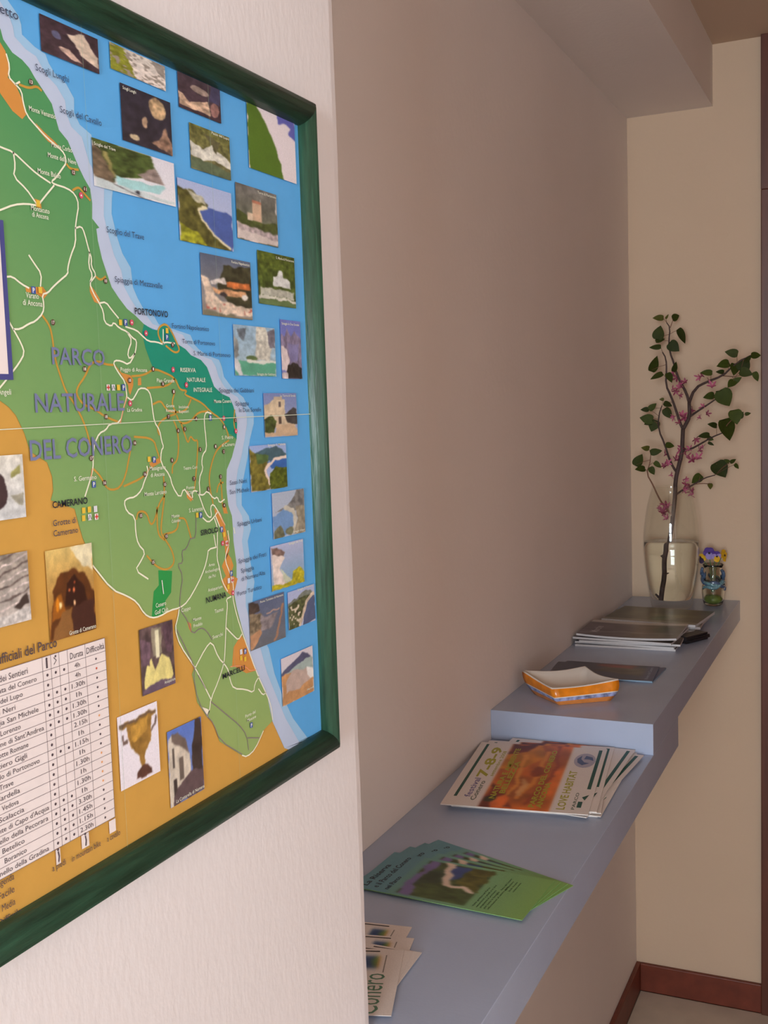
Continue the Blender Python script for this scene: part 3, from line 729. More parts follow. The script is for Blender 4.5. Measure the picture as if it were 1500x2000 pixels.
    ([(83, 1077), (174, 1060), (187, 1227), (97, 1254)], [('g', (214, 184, 112), (150, 92, 34), .12, 9), ('p', [(.5, 1), (1, 1), (1, .7), (.8, .75)], (224, 212, 176), .12, 12), ('p', [(.05, .3), (.12, .55), (.3, .72), (.55, .76), (.8, .66), (.98, .45), (1, 0), (0, 0)], (92, 52, 24), .15), ('p', [(.35, .35), (.4, .6), (.6, .68), (.8, .5), (.85, .3)], (52, 26, 18), .1), ('p', [(.05, .2), (.1, .45), (.28, .5), (.35, .3)], (150, 88, 28), .1), ('p', [(.05, 0), (.25, .28), (.48, .32), (.5, 0)], (140, 96, 52), .08), ('p', [(.5, .32), (.95, .35), (1, .05), (.5, .02)], (70, 40, 32), .08), ('e', (.25, .37, .03, .035), (250, 224, 160)), ('e', (.55, .37, .02, .03), (250, 200, 150)), ('e', (.18, .38, .04, .08), (214, 130, 30)), ('e', (.45, .52, .02, .02), (230, 120, 70)), ('e', (.56, .5, .02, .02), (240, 130, 80)), ('e', (.58, .58, .015, .015), (200, 90, 50))]),
    ([(267, 1230), (333, 1211), (341, 1334), (277, 1359)], [('g', (96, 78, 78), (90, 74, 74), .35, 9), ('p', [(.35, .95), (.65, .95), (.62, .55), (.35, .55)], (150, 140, 120), .15), ('p', [(.05, .1), (.1, .35), (.3, .52), (.42, .3), (.6, .55), (.85, .45), (.95, .15), (.5, .02)], (222, 208, 134), .1, 9), ('r', (.45, .5, .56, .92), (230, 224, 190), .05), ('p', [(.02, .85), (.3, .75), (.25, .4), (.05, .45)], (112, 88, 100), .3, 12), ('p', [(.68, .95), (.98, 1), (.95, .5), (.75, .55)], (92, 70, 80), .3, 12), ('p', [(0, .08), (.45, .12), (1, .12), (1, 0), (0, 0)], (104, 86, 104), .1)]),
    ([(223, 1402), (302, 1370), (312, 1505), (236, 1544)], [('g', (232, 226, 236), (230, 222, 230)), ('p', [(.04, .86), (.96, .92), (.96, .86), (.84, .82), (.8, .5), (.66, .36), (.6, .2), (.8, .14), (.8, .06), (.4, .04), (.4, .12), (.52, .2), (.48, .34), (.3, .5), (.2, .8), (.04, .82)], (150, 112, 54), .22, 9), ('p', [(.3, .8), (.75, .84), (.72, .7), (.4, .55), (.3, .6)], (190, 144, 66), .2, 10), ('p', [(.4, .04), (.8, .06), (.8, .14), (.6, .2), (.52, .2), (.4, .12)], (92, 60, 50), .15), ('l', [(.06, .84), (.95, .89)], (110, 88, 70), .035), ('l', [(.1, .72), (.12, .62), (.22, .62)], (112, 92, 84), .04), ('l', [(.95, .8), (.92, .68), (.84, .64)], (112, 92, 84), .04)]),
    ([(321, 1429), (388, 1402), (398, 1540), (333, 1577)], [('g', (92, 120, 196), (120, 136, 190), .04), ('p', [(0, .9), (.15, .95), (.4, .75), (.62, .6), (.62, .3), (.3, 0), (0, 0)], (206, 194, 178), .12, 10), ('p', [(.1, .95), (.3, .95), (.5, .8), (.6, .6), (.4, .7), (.1, .85)], (120, 104, 96), .2), ('r', (.12, .5, .18, .75), (92, 82, 76)), ('r', (.3, .3, .42, .6), (104, 92, 84), .1), ('r', (.12, .1, .22, .35), (66, 56, 54)), ('p', [(.8, 1), (1, 1), (1, 0), (.7, .1), (.66, .5)], (66, 54, 50), .2), ('p', [(.1, .12), (.6, .36), (1, .3), (1, 0), (.1, 0)], (96, 78, 80), .12)]),
]
for i, (c, ops) in enumerate(photos):
    q = MP(c)
    s0 = (q[0][0] + q[3][0]) / 2; s1 = (q[1][0] + q[2][0]) / 2
    z1 = (q[0][1] + q[1][1]) / 2; z0 = (q[2][1] + q[3][1]) / 2
    z1 = min(z1, Z_T - .0002)
    picture('printed_photo', lambda u, v, s0=s0, s1=s1, z0=z0, z1=z1: place_map(s0 + (s1 - s0) * u, z0 + (z1 - z0) * v, 11), ops, sheet, 72, 80, i + 1, K_INK, label='small landscape photograph printed on the map')

# --- box at the left edge, table of trails
bx_ = Ink(place_map)
a0, a1 = S_L + .10, mp_(8, 590)[0]
zt, zb = mp_(0, 430)[1], mp_(14, 742)[1]
bx_.poly([(a0, zb), (a1 + .0022, zb), (a1 + .0022, zt), (a0, zt)], 9)
bx_.build('legend_border', ink_mat('map_navy', (74, 76, 134)), sheet)
bx_ = Ink(place_map)
bx_.poly([(a0 + .003, zb + .003), (a1 - .0012, zb + .003), (a1 - .0012, zt - .003), (a0 + .003, zt - .003)], 10)
W_INK = ink_mat('map_white', (228, 216, 214))
bx_.build('legend_panel', W_INK, sheet)

cols_px = [(80.5, 1306), (97, 1301), (113, 1295), (129.5, 1290), (164, 1279), (203, 1267)]
cs = [mp_(*p)[0] for p in cols_px]
t_top = mp_(201, 1246)[1]; t_bot = mp_(229, 1591)[1]; h_bot = mp_(203, 1271)[1]
t_l = S_L + .14
tb = Ink(place_map); tb.poly([(t_l, t_bot), (cs[5], t_bot), (cs[5], t_top), (t_l, t_top)], 9); tb.build('trail_table', W_INK, sheet)
D_INK = ink_mat('map_black', (84, 72, 78)); G_INK = ink_mat('map_grey', (120, 104, 108))
ln = Ink(place_map); dk = Ink(place_map)
lw = .9 * PXM
rows = [h_bot + (t_bot - h_bot) * k / 18 for k in range(19)]
for z in rows: ln.line([(t_l, z), (cs[5], z)], lw, 10, 0)
ln.line([(t_l, t_top), (cs[5], t_top)], lw, 10, 0)
for s in cs: ln.line([(s, t_bot), (s, t_top)], lw, 10, 0)
ln.build('table_lines', G_INK, sheet, stuff=True)
names = ['Traversata del Conero', 'Passo del Lupo', 'Sassi Neri', 'Spiaggia San Michele', 'San Lorenzo', "Gradone di Sant'Andrea", 'Grotte Romane', 'Sentiero Gigli', 'Anello di Portonovo', 'Trave', 'Sardella', 'Vedova', 'Scalaccia', "Fonte di Capo d'Acqua", 'Anello della Pecorara', 'Betelico', 'Boranico', 'Anello della Gradina']
ends = [70, 42, 27, 73, 37, 90, 52, 49, 74, 21, 34, 31, 42, 95, 90, 42, 46, 93]
hours = ['4h', '4h', '1.30h', '1h', '1.30h', '1.30h', '2.15h', '1h', '1.15h', '1h', '1.30h', '1h', '1.30h', '1h', '3.30h', '1.45h', '1.15h', '2.30h']
three = {1, 3, 4, 5, 6, 9, 14, 15, 16, 17, 18}
rh = rows[0] - rows[1]
tx = Ink(place_map); redd = Ink(place_map); ora = Ink(place_map)
for k in range(18):
    zb_ = rows[k + 1] + rh * .28
    e = mp_(ends[k], 1350 + 16.5 * k)[0] if k < 17 else mp_(ends[k], 1662)[0]
    e = min(e, cs[0] - .002)
    w_ = len(names[k]) * .0020
    tx.text(names[k], (e - w_, zb_), (e, zb_), rh * .5, 11)
    zc = (rows[k] + rows[k + 1]) / 2
    for c in range(3 if (k + 1) in three else 1):
        tx.disc((cs[c] + cs[c + 1]) / 2, zc, rh * .15, 11, 10)
    d = redd if k == 1 else (ora if k in (6, 10, 11, 12, 13) else tx)
    d.disc((cs[4] + cs[5]) / 2, zc, rh * .13, 11, 10)
    wv = len(hours[k]) * .0022
    mid = (cs[3] + cs[4]) / 2
    tx.text(hours[k], (mid - wv / 2, zb_), (mid + wv / 2, zb_), rh * .5, 11)
hb_ = h_bot + rh * .3
tx.text('Durata', (cs[3] + .002, hb_), (cs[4] - .002, hb_), rh * .65, 11)
tx.text('Difficoltà', (cs[4] + .001, hb_), (cs[5] - .001, hb_), rh * .65, 11)
e = mp_(51, 1310)[0]
tx.text('Nome dei Sentieri', (e - .034, hb_), (e, hb_), rh * .62, 11)
e = mp_(109, 1268)[0]
tx.text('Sentieri ufficiali del Parco', (e - .067, t_top + .0035), (e, t_top + .0035), .0054, 11, .008)
# pictograms in the header and below the table
for c, kind in ((0, 'walk'), (1, 'bike'), (2, 'horse')):
    cx = (cs[c] + cs[c + 1]) / 2; zc = (h_bot + t_top) / 2
    if kind == 'walk':
        tx.disc(cx, zc + rh * .42, .0008, 11, 8); tx.line([(cx, zc + rh * .3), (cx, zc - rh * .5)], .0013, 11, 0)
    elif kind == 'bike':
        tx.line([(cx - .001, zc + rh * .35), (cx + .001, zc), (cx - .001, zc - rh * .35)], .0005, 11, 0); tx.disc(cx + .0005, zc + rh * .42, .0007, 11, 8)
wp = Ink(place_map)
for u0, v0, u1, v1, lab, ka, kb in ((107, 1660, 116, 1690, 'a piedi', (100, 1702), (126, 1690)), (157, 1632, 172, 1659, 'in mountain bike', (138, 1683), (194, 1650)), (211, 1604, 224, 1629, 'a cavallo', (207, 1644), (232, 1628))):
    A, B = mp_(u0, (v0 + v1) / 2), mp_(u1, (v0 + v1) / 2); zz = (mp_(u0, v1)[1], mp_(u0, v0)[1])
    wp.poly([(A[0], zz[0]), (B[0], zz[0]), (B[0], zz[1]), (A[0], zz[1])], 9)
    cx = (A[0] + B[0]) / 2; zm = sum(zz) / 2
    if lab != 'a cavallo':
        tx.line([(cx, zm + .003), (cx + .0006, zm), (cx, zm - .003)], .001, 11, 0); tx.disc(cx, zm + .004, .0008, 11, 8)
    tx.text(lab, mp_(*ka), (mp_(*kb)[0], mp_(*ka)[1]), .0036, 11)
wp.build('pictogram_panel', W_INK, sheet, stuff=True)
for k_, (lab, px) in enumerate((('Legenda', 25), ('Facile', 25), ('Media', 26), ('Difficile', 38))):
    e = mp_(px, 1717 + 15 * k_)[0]; z_ = mp_(25, 1716)[1] - .0068 * k_
    tx.text(lab, (e - .0019 * len(lab), z_), (e, z_), .0038, 11)
tx.build('table_lettering', D_INK, sheet, stuff=True)
redd.build('hard_trail_dots', ink_mat('map_dot_red', (196, 90, 70)), sheet, stuff=True)
ora.build('medium_trail_dots', ink_mat('map_dot_orange', (222, 160, 110)), sheet, stuff=True)

# --- place names
dark = Ink(place_map); white = Ink(place_map); bold = Ink(place_map)


def lab(ink, t, a, b, cap, bd=0.0, h=14):
    A, B = mp_(*a), mp_(*b); z = (A[1] + B[1]) / 2
    ink.text(t, (A[0], z), (B[0], z), cap * PXM * (0.94 if a[0] < 250 else 1.02), h, bd)


for t, a, b, cap in (('Scogli Lunghi', (66, 139), (131, 161), 12), ('Scogli del Cavallo', (114, 222), (195, 245), 12), ('Scoglio del Trave', (205, 455), (278, 468), 12), ('Spiaggia di Mezzavalle', (221, 553), (314, 562), 11.5),
                     ('Fortino Napoleonico', (333, 641), (405, 647), 9.5), ('Torre di Portonovo', (353, 671), (417, 675), 9), ('S. Maria di Portonovo', (375, 695), (447, 697), 9), ('Spiaggia dei Gabbiani', (425, 767), (493, 766), 9.5),
                     ('Spiaggia', (457, 793), (483, 791), 9.5), ('le Due Sorelle', (464, 806), (507, 803), 9.5), ('Sassi Neri', (446, 948), (479, 942), 9.5), ('San Michele', (446, 966), (484, 959), 9.5), ('Spiaggia Urbani', (461, 1028), (508, 1018), 9.5),
                     ('Spiaggia dei Frati', (463, 1101), (517, 1085), 9.5), ('Spiaggia', (468, 1119), (493, 1112), 9.5), ('di Numana Alta', (469, 1135), (515, 1122), 9.5), ('Porto Turistico', (461, 1164), (508, 1150), 9.5), ('Grotte di', (100, 1028), (145, 1021), 11.5), ('Camerano', (101, 1048), (149, 1040), 11.5)):
    dark = Ink(place_map); lab(dark, t, a, b, cap)
    dark.build('place_name', ink_mat('map_dark_text', (58, 66, 92)), sheet)
dark = Ink(place_map)
A = mp_(32, 37)
dark.text('Passetto', (A[0] - .027, A[1] - .001), (A[0], A[1] - .001), .0048, 14)
for t, a, b, cap in (('PORTONOVO', (260, 614), (325, 620), 12), ('CAMERANO', (99, 992), (168, 984), 12.5), ('SIROLO', (389, 1046), (423, 1039), 11), ('NUMANA', (400, 1178), (439, 1166), 12), ('MARCELLI', (432, 1326), (475, 1308), 11)):
    bold = Ink(place_map); lab(bold, t, a, b, cap, .018)
    bold.build('town_name', ink_mat('map_bold_text', (44, 46, 56)), sheet)
for t, a, b, cap in (('RISERVA', (349, 727), (379, 727), 8.5), ('NATURALE', (362, 746), (398, 746), 8.5), ('INTEGRALE', (375, 766), (411, 765), 8.5), ('Monte Venanzio', (53, 218), (105, 232), 9), ('Monte Corbo', (97, 288), (137, 298), 9), ('Monte della Neve', (90, 308), (145, 322), 9), ('Monte Baldo', (70, 338), (115, 350), 9),
                     ('Montacuto', (57, 412), (93, 417), 9), ('di Ancona', (59, 425), (91, 428), 9), ('Varano', (47, 583), (72, 583), 10), ('di Ancona', (41, 597), (79, 598), 10), ('Poggio di Ancona', (232, 726), (284, 726), 8), ('Pian Grande', (303, 747), (337, 747), 7.5), ('La Gradina', (245, 804), (274, 804), 7.5),
                     ('Grotte', (321, 796), (337, 795), 6), ('Romane', (321, 805), (338, 804), 6), ('Incisioni', (346, 798), (365, 797), 6), ('Rupestri', (346, 807), (365, 806), 6), ('Monte Conero', (415, 787), (448, 787), 7.5), ('S. Pietro', (430, 858), (452, 857), 7.5), ('al Conero', (430, 873), (455, 870), 7.5), ('Teatro Cori', (355, 918), (382, 915), 6.5),
                     ('Massignano', (289, 919), (320, 916), 8), ('di Ancona', (291, 932), (318, 929), 8), ('Monte Larciano', (279, 969), (322, 964), 8), ('Fonte', (361, 957), (377, 953), 6.5), ("d'Olio", (361, 967), (375, 963), 6.5), ('S. Lorenzo', (366, 1001), (393, 996), 8), ('Monte', (332, 1012), (347, 1009), 6.5), ('Colombo', (332, 1022), (349, 1018), 6.5),
                     ('Area', (404, 1107), (416, 1104), 6.5), ('Archeologica', (397, 1120), (425, 1113), 6.5), ('dei Pici', (404, 1130), (418, 1126), 6.5), ('Antiquarium', (403, 1157), (431, 1147), 7), ('Coppo', (351, 1196), (369, 1190), 8), ('Taunus', (416, 1198), (433, 1192), 8), ('Svarchi', (412, 1249), (432, 1240), 7.5), ('Monte', (374, 1214), (390, 1209), 7), ('Freddo', (375, 1226), (392, 1220), 7),
                     ('Conero', (301, 1187), (321, 1181), 8.5), ('Golf Club', (299, 1201), (325, 1193), 8.5), ('S. Germano', (141, 940), (185, 936), 9), ('Angeli', (-8, 772), (18, 770), 10), ('Porto del', (476, 1401), (496, 1393), 7), ('Musone', (480, 1409), (497, 1402), 7),
                     ('Scogli Lunghi', (236, 174), (262, 184), 6), ('Scoglio del Trave', (180, 283), (222, 296), 6), ('Passo del Lupo', (410, 263), (444, 274), 5.5), ('Torre di Portonovo', (500, 379), (536, 388), 5.5), ('Fortino Napoleonico', (449, 514), (484, 521), 5.5), ('S. Maria di Portonovo', (536, 506), (571, 513), 5.5), ('Spiaggia dei Gabbiani', (499, 732), (535, 734), 5),
                     ('Spiaggia le Due Sorelle', (547, 634), (581, 637), 5.5), ('La Torre di Sirolo', (544, 775), (574, 775), 5), ('Spiaggia S. Michele', (520, 872), (554, 869), 5), ('Spiaggia Urbani', (570, 1040), (592, 1036), 5), ('Spiaggia dei Frati', (561, 1064), (588, 1057), 5), ('Porto Turistico di Numana', (505, 1178), (550, 1163), 5), ('Spiaggia di Numana', (578, 1155), (607, 1143), 5), ('Marcelli', (597, 1349), (610, 1342), 5),
                     ('Grotte di Camerano', (132, 1240), (184, 1226), 8), ('Antiquarium', (318, 1335), (339, 1328), 6), ('La Costarella di Numana', (341, 1567), (396, 1538), 7)):
    white = Ink(place_map); lab(white, t, a, b, cap, .006)
    white.build('place_name', ink_mat('map_white_text', (226, 226, 210)), sheet)
dark.build('place_name', ink_mat('map_dark_text', (58, 66, 92)), sheet)
for t, a, b, cap in (('PARCO', (99, 714), (202, 712), 31), ('NATURALE', (66, 806), (240, 801), 34), ('DEL CONERO', (56, 899), (256, 884), 36)):
    ti = Ink(place_map); lab(ti, t, a, b, cap, .012, 13)
    ti.build('map_title', ink_mat('map_title_purple', (116, 122, 158)), sheet, 'large muted purple title lettering')

# --- symbols: trail numbers, parking squares and other pictograms
num = Ink(place_map); numt = Ink(place_map)
for u, v, t in ((100, 630, '17'), (162, 721, '18'), (296, 721, '1'), (315, 750, '8'), (336, 765, '1'), (326, 814, '7'), (380, 818, '4'), (345, 841, '6'), (358, 838, '5'), (435, 834, '1'), (250, 743, '18'), (204, 814, '18'), (388, 878, '5'), (418, 872, '1'), (434, 882, '2'), (333, 899, '8'), (376, 935, '7'), (428, 931, '3'), (404, 955, '2'), (435, 987, '4'), (260, 865, '16'), (175, 895, '17'), (201, 943, '16'), (280, 926, '16'), (319, 946, '15'), (272, 1007, '15'), (322, 1047, '15'), (296, 1098, '15'), (203, 549, '10'), (334, 674, '9'), (57, 161, '13'), (140, 337, '12'), (163, 370, '11'), (457, 821, '2')):
    a, b = mp_(u, v); r = 5.2 * PXM
    num.disc(a, b, r, 13, 14)
    w_ = r * (.7 if len(t) == 1 else 1.3)
    numt.text(t, (a - w_ / 2, b - r * .5), (a + w_ / 2, b - r * .5), r * 1.05, 14, .02)
num.build('trail_number_discs', ink_mat('map_brown', (92, 60, 50)), sheet, stuff=True)


def squares(pts, name, m, size=6.0, rnd_=False):
    k = Ink(place_map)
    for u, v in pts:
        a, b = mp_(u, v); r = size * PXM
        if rnd_: k.disc(a, b, r, 13, 14)
        else: k.poly([(a - r * .85, b - r), (a + r * .85, b - r), (a + r * .85, b + r), (a - r * .85, b + r)], 13)
    k.build(name, m, sheet, stuff=True)


parks = [(62, 567), (242, 630), (323, 659), (238, 757), (298, 898), (180, 946), (430, 1034), (389, 1006), (449, 1120), (408, 816), (488, 1416), (476, 1272)]
squares(parks, 'parking_symbols', ink_mat('map_blue', (66, 92, 162)), 6)
for u, v in parks:
    a, b = mp_(u, v); numt.text('P', (a - 2.6 * PXM, b - 4 * PXM), (a + 2.6 * PXM, b - 4 * PXM), 8 * PXM, 14, .03)
squares([(75, 567), (232, 630), (323, 646), (228, 757), (288, 897), (382, 1006), (160, 997), (171, 995), (160, 1012), (435, 1044), (443, 1146), (468, 1285), (476, 1287), (71, 398)], 'lodging_symbols', ink_mat('map_yellow', (222, 184, 66)), 5.2)
squares([(218, 757), (183, 994), (172, 1010), (444, 1134), (468, 1273)], 'camping_symbols', ink_mat('map_pale', (214, 214, 220)), 5.6)
for u, v in ((218, 757), (172, 1010)):
    a, b = mp_(u, v); q = 4 * PXM; bold2 = Ink(place_map); bold2.line([(a - q, b - q), (a, b + q), (a + q, b - q)], 1.6 * PXM, 14, 0); bold2.build('tent_mark', D_INK, sheet)
squares([(208, 757), (185, 1009), (440, 1061), (451, 1133)], 'first_aid_symbols', ink_mat('map_pale2', (226, 216, 214)), 5.6)
cr = Ink(place_map)
for u, v in ((208, 757), (185, 1009), (440, 1061), (451, 1133)):
    a, b = mp_(u, v); q = 4.4 * PXM
    cr.line([(a - q, b), (a + q, b)], 2.6 * PXM, 14, 0); cr.line([(a, b - q), (a, b + q)], 2.6 * PXM, 15, 0)
cr.build('first_aid_cross', ink_mat('map_cross', (206, 66, 62)), sheet, stuff=True)
pk = [(155, 382), (254, 630), (282, 651), (335, 722), (361, 752), (251, 788), (434, 817), (458, 842), (432, 1061), (452, 1158)]
squares(pk, 'viewpoint_symbols', ink_mat('map_pink', (206, 78, 104)), 5.6, True)
for u, v in pk:
    a, b = mp_(u, v); q = 2.6 * PXM; numt.poly([(a - q, b - q * .6), (a + q, b - q * .6), (a, b + q)], 14)
gp = mp_(316, 1160); numt.line([(gp[0], gp[1]), (gp[0] - .001, gp[1] + .009)], .0008, 14, 0)
numt.build('symbol_lettering', ink_mat('map_symbol_white', (232, 226, 220)), sheet, stuff=True)

# ------------------------------------------------------------------ papers lying on the shelves
M_PAPER = mat('white_paper', (226, 214, 206), rough=0.6, noise=0.03, nscale=40)
M_GLOSS = printed('printed_cover', 0.3)
M_MATT = printed('printed_card', 0.5)


class Page:
    """a sheet lying flat: u runs along the reading direction (away from the viewer), v up the page (towards the wall)"""
    def __init__(self, cx, cy, z, W, H, deg, t):
        a = math.radians(deg)
        self.c = Vector((cx, cy, z)); self.W, self.H, self.t = W, H, t
        self.eu = Vector((-math.sin(a), math.cos(a), 0)); self.ev = Vector((-math.cos(a), -math.sin(a), 0))

    def at(self, u, v, h=0.0):
        return self.c + self.eu * ((u - .5) * self.W) + self.ev * ((v - .5) * self.H) + Vector((0, 0, h))

    def corners(self):
        return [self.at(u, v) for u, v in ((0, 0), (1, 0), (1, 1), (0, 1))]

    def keep(self, x0, y0, y1):
        cs_ = self.corners()
        dx = max(0, x0 - min(p.x for p in cs_)); self.c.x += dx
        dy = max(0, y0 - min(p.y for p in cs_)) - max(0, max(p.y for p in cs_) - y1); self.c.y += dy
        return self


def sheet_thing(name, pg, label, cat, group, ops, m_body, text=(), nu=40, nv=40, seed=1, gain=1.0, bend=None, m_cover=None):
    root = thing(name, tuple(pg.c), label, cat, group)
    bend = bend or (lambda u, v: 0.0)
    N = 10
    V = [pg.at(i / N, j / N, bend(i / N, j / N) + k * pg.t) for k in (0, 1) for j in range(N + 1) for i in range(N + 1)]
    q = (N + 1) ** 2
    Fc = []
    for j in range(N):
        for i in range(N):
            a = j * (N + 1) + i
            Fc.append((a, a + N + 1, a + N + 2, a + 1)); Fc.append((q + a, q + a + 1, q + a + N + 2, q + a + N + 1))
    ring = [i for i in range(N)] + [j * (N + 1) + N for j in range(N)] + [N * (N + 1) + i for i in range(N, 0, -1)] + [j * (N + 1) for j in range(N, 0, -1)]
    for k in range(len(ring)):
        a, b = ring[k], ring[(k + 1) % len(ring)]
        Fc.append((a, b, b + q, a + q))
    mk('pages', V, Fc, m_body, root)
    if ops:
        cov = picture('cover', lambda u, v: pg.at(u, v, pg.t + .00012 + bend(u, v)), ops, root, nu, nv, seed, gain, m_cover or M_MATT)
        for rgb, items in text:
            k = Ink(lambda a, b, h: tuple(pg.at(a, b, pg.t + .00025 + h * .00008 + bend(a, b))))
            for it in items:
                if it[0] == 't': k.text(it[1], it[2], it[3], it[4], it[6] if len(it) > 6 else 0, it[5] if len(it) > 5 else .01)
                elif it[0] == 'l': k.line(it[1], it[2], 0, 0)
                elif it[0] == 'd': k.disc(*it[1], it[2], 0, 20, it[3])
                elif it[0] == 'p': k.poly(it[1], 1)
            k.build('lettering', mat('ink_%d_%d_%d' % rgb, rgb, rough=.5), cov, stuff=True)
    return root


# --- white and orange leaflets (landscape, fanned pile of seven)
WHT = (232, 220, 214)
orange_ops = [('g', WHT, WHT), ('r', (0, .262, 1, .735), (206, 104, 34), .3, 7),
              ('p', [(0, .735), (.35, .735), (.2, .6), (0, .5)], (120, 44, 24), .35, 9), ('p', [(.55, .735), (1, .735), (1, .5), (.75, .45), (.6, .55)], (196, 120, 30), .3, 8), ('p', [(1, .735), (.8, .735), (.86, .6), (1, .55)], (110, 44, 26), .3),
              ('l', [(.1, .6), (.4, .55), (.8, .6)], (232, 150, 60), .03), ('l', [(.15, .5), (.45, .42), (.9, .45)], (226, 140, 52), .035), ('l', [(.1, .42), (.5, .32), (1, .35)], (160, 66, 26), .03),
              ('e', (.55, .45, .07, .05), (150, 66, 30), .3), ('e', (.08, .6, .1, .06), (226, 110, 40), .2), ('e', (.3, .5, .12, .03), (214, 150, 90), .2), ('e', (.12, .68, .05, .04), (50, 50, 26), .3),
              ('r', (0, .735, 1, 1), WHT), ('r', (0, 0, 1, .262), WHT)]
OL = (176, 168, 44)
orange_text = [((24, 84, 70), [('l', [(.12, .935), (.97, .935)], .022), ('l', [(.34, .045), (.97, .045)], .026), ('l', [(.08, .075), (.16, .075)], .03), ('p', [(.18, .05), (.26, .03), (.22, .075)])]),
               (OL, [('t', '7-8-9', (.42, .80), (.92, .80), .075, .03), ('t', 'settembre 2008', (.44, .755), (.86, .755), .028), ('t', 'NATURA E AMBIENTE', (.12, .66), (.92, .66), .038, .03), ('t', 'BELLEZZA', (.2, .61), (.7, .61), .038, .03), ('t', 'PARCO DEL CONERO', (.04, .37), (.92, .37), .038, .03), ('t', 'ANCONA', (.04, .32), (.4, .32), .038, .03), ('t', 'LOVE HABITAT', (.04, .165), (.60, .165), .055, .02)]),
               ((112, 100, 150), [('t', 'festival', (.12, .83), (.40, .83), .045)]), ((176, 168, 184), [('d', (.78, .14), .12, .08)]), ((86, 100, 140), [('p', [(.70, .15), (.74, .19), (.80, .20), (.86, .17), (.80, .17), (.75, .14), (.74, .10)]), ('p', [(.80, .15), (.86, .14), (.84, .09), (.78, .075), (.80, .11)])]),
               ((66, 88, 66), [('t', 'Conero', (.08, .785), (.36, .785), .036), ('t', 'PARCO', (.05, .10), (.28, .10), .022)]),
               ((206, 204, 210), [('d', (.78, .14), .085, .056)][:0])]
rnd = random.Random(11)
z = Z_L + .0002
cfg = [(-.474, 1.565, 8), (-.455, 1.565, 2), (-.456, 1.57, -4), (-.474, 1.56, 10), (-.462, 1.565, 0), (-.474, 1.55, 8), (-.482, 1.532, 8)]
lab_o = ['bottom', 'second from the bottom', 'third from the bottom', 'middle', 'third from the top', 'second from the top', 'topmost']
for k, (cx, cy, dg) in enumerate(cfg):
    pg = Page(cx, cy, z, .288, .205, dg, .0012).keep(X_A + .002, Y_C + .02, Y_UN - .003)
    sheet_thing('leaflet', pg, 'white and orange leaflet, %s of the pile by the step' % lab_o[k], 'leaflet', 'orange leaflets on the lower shelf', orange_ops, M_PAPER, orange_text if k > 4 else orange_text[:1], 110, 90, 31)
    z += .0016

# --- blue-green flyers (portrait, fanned)
green_ops = [('g', (98, 148, 162), (132, 172, 92)), ('r', (.0, .80, 1, 1), (98, 146, 158)), ('r', (.06, .34, .94, .74), (70, 84, 44), .35, 12),
             ('p', [(.06, .74), (.94, .74), (.94, .68), (.5, .70), (.2, .66), (.06, .66)], (120, 108, 160), .08), ('p', [(.6, .6), (.94, .60), (.94, .46), (.62, .5), (.55, .54)], (60, 78, 130), .06), ('p', [(.3, .68), (.7, .7), (.8, .6), (.5, .56)], (60, 76, 52), .25), ('p', [(.5, .5), (.94, .46), (.94, .34), (.4, .34)], (92, 88, 34), .4, 14),
             ('l', [(.95, .62), (.6, .575), (.42, .55), (.4, .5), (.45, .44), (.38, .38)], (222, 196, 176), .05)]
green_text = [((40, 52, 62), [('t', 'La Riserva', (.08, .93), (.66, .93), .035, .02), ('t', 'e il Parco del Conero', (.08, .865), (.92, .865), .035, .02), ('t', 'nel Parco', (.08, .80), (.42, .80), .03, .02)]),
              ((44, 66, 40), [('t', s_, (.08, .29 - i * .022), (.08 + .02 * len(s_), .29 - i * .022), .011) for i, s_ in enumerate(('Visite guidate nel Parco', 'escursioni a piedi e in bici', 'programma di primavera', 'per tutta la famiglia', 'informazioni al centro visite'))] +
               [('t', s_, (.55, .22 - i * .022), (.55 + .019 * len(s_), .22 - i * .022), .011) for i, s_ in enumerate(('Parco del Conero', 'via Peschiera', 'Sirolo Ancona', 'centro visite'))])]
z = Z_L + .0002
cfg = [(-.4464, 1.191, -20), (-.451, 1.180, -15), (-.456, 1.169, -9.5), (-.459, 1.155, -3)]
for k, (cx, cy, dg) in enumerate(cfg):
    pg = Page(cx, cy, z, .109, .212, dg, .0007).keep(X_A + .002, Y_C + .02, 1.36)
    sheet_thing('flyer', pg, 'blue and green flyer with a beach photo, %s of the fan' % ['lowest and furthest', 'second from the bottom', 'second from the top', 'topmost and nearest'][k], 'flyer', 'blue-green flyers on the lower shelf', green_ops, mat('green_paper', (128, 170, 104), rough=.6), green_text, 80, 96, 5)
    z += .0011

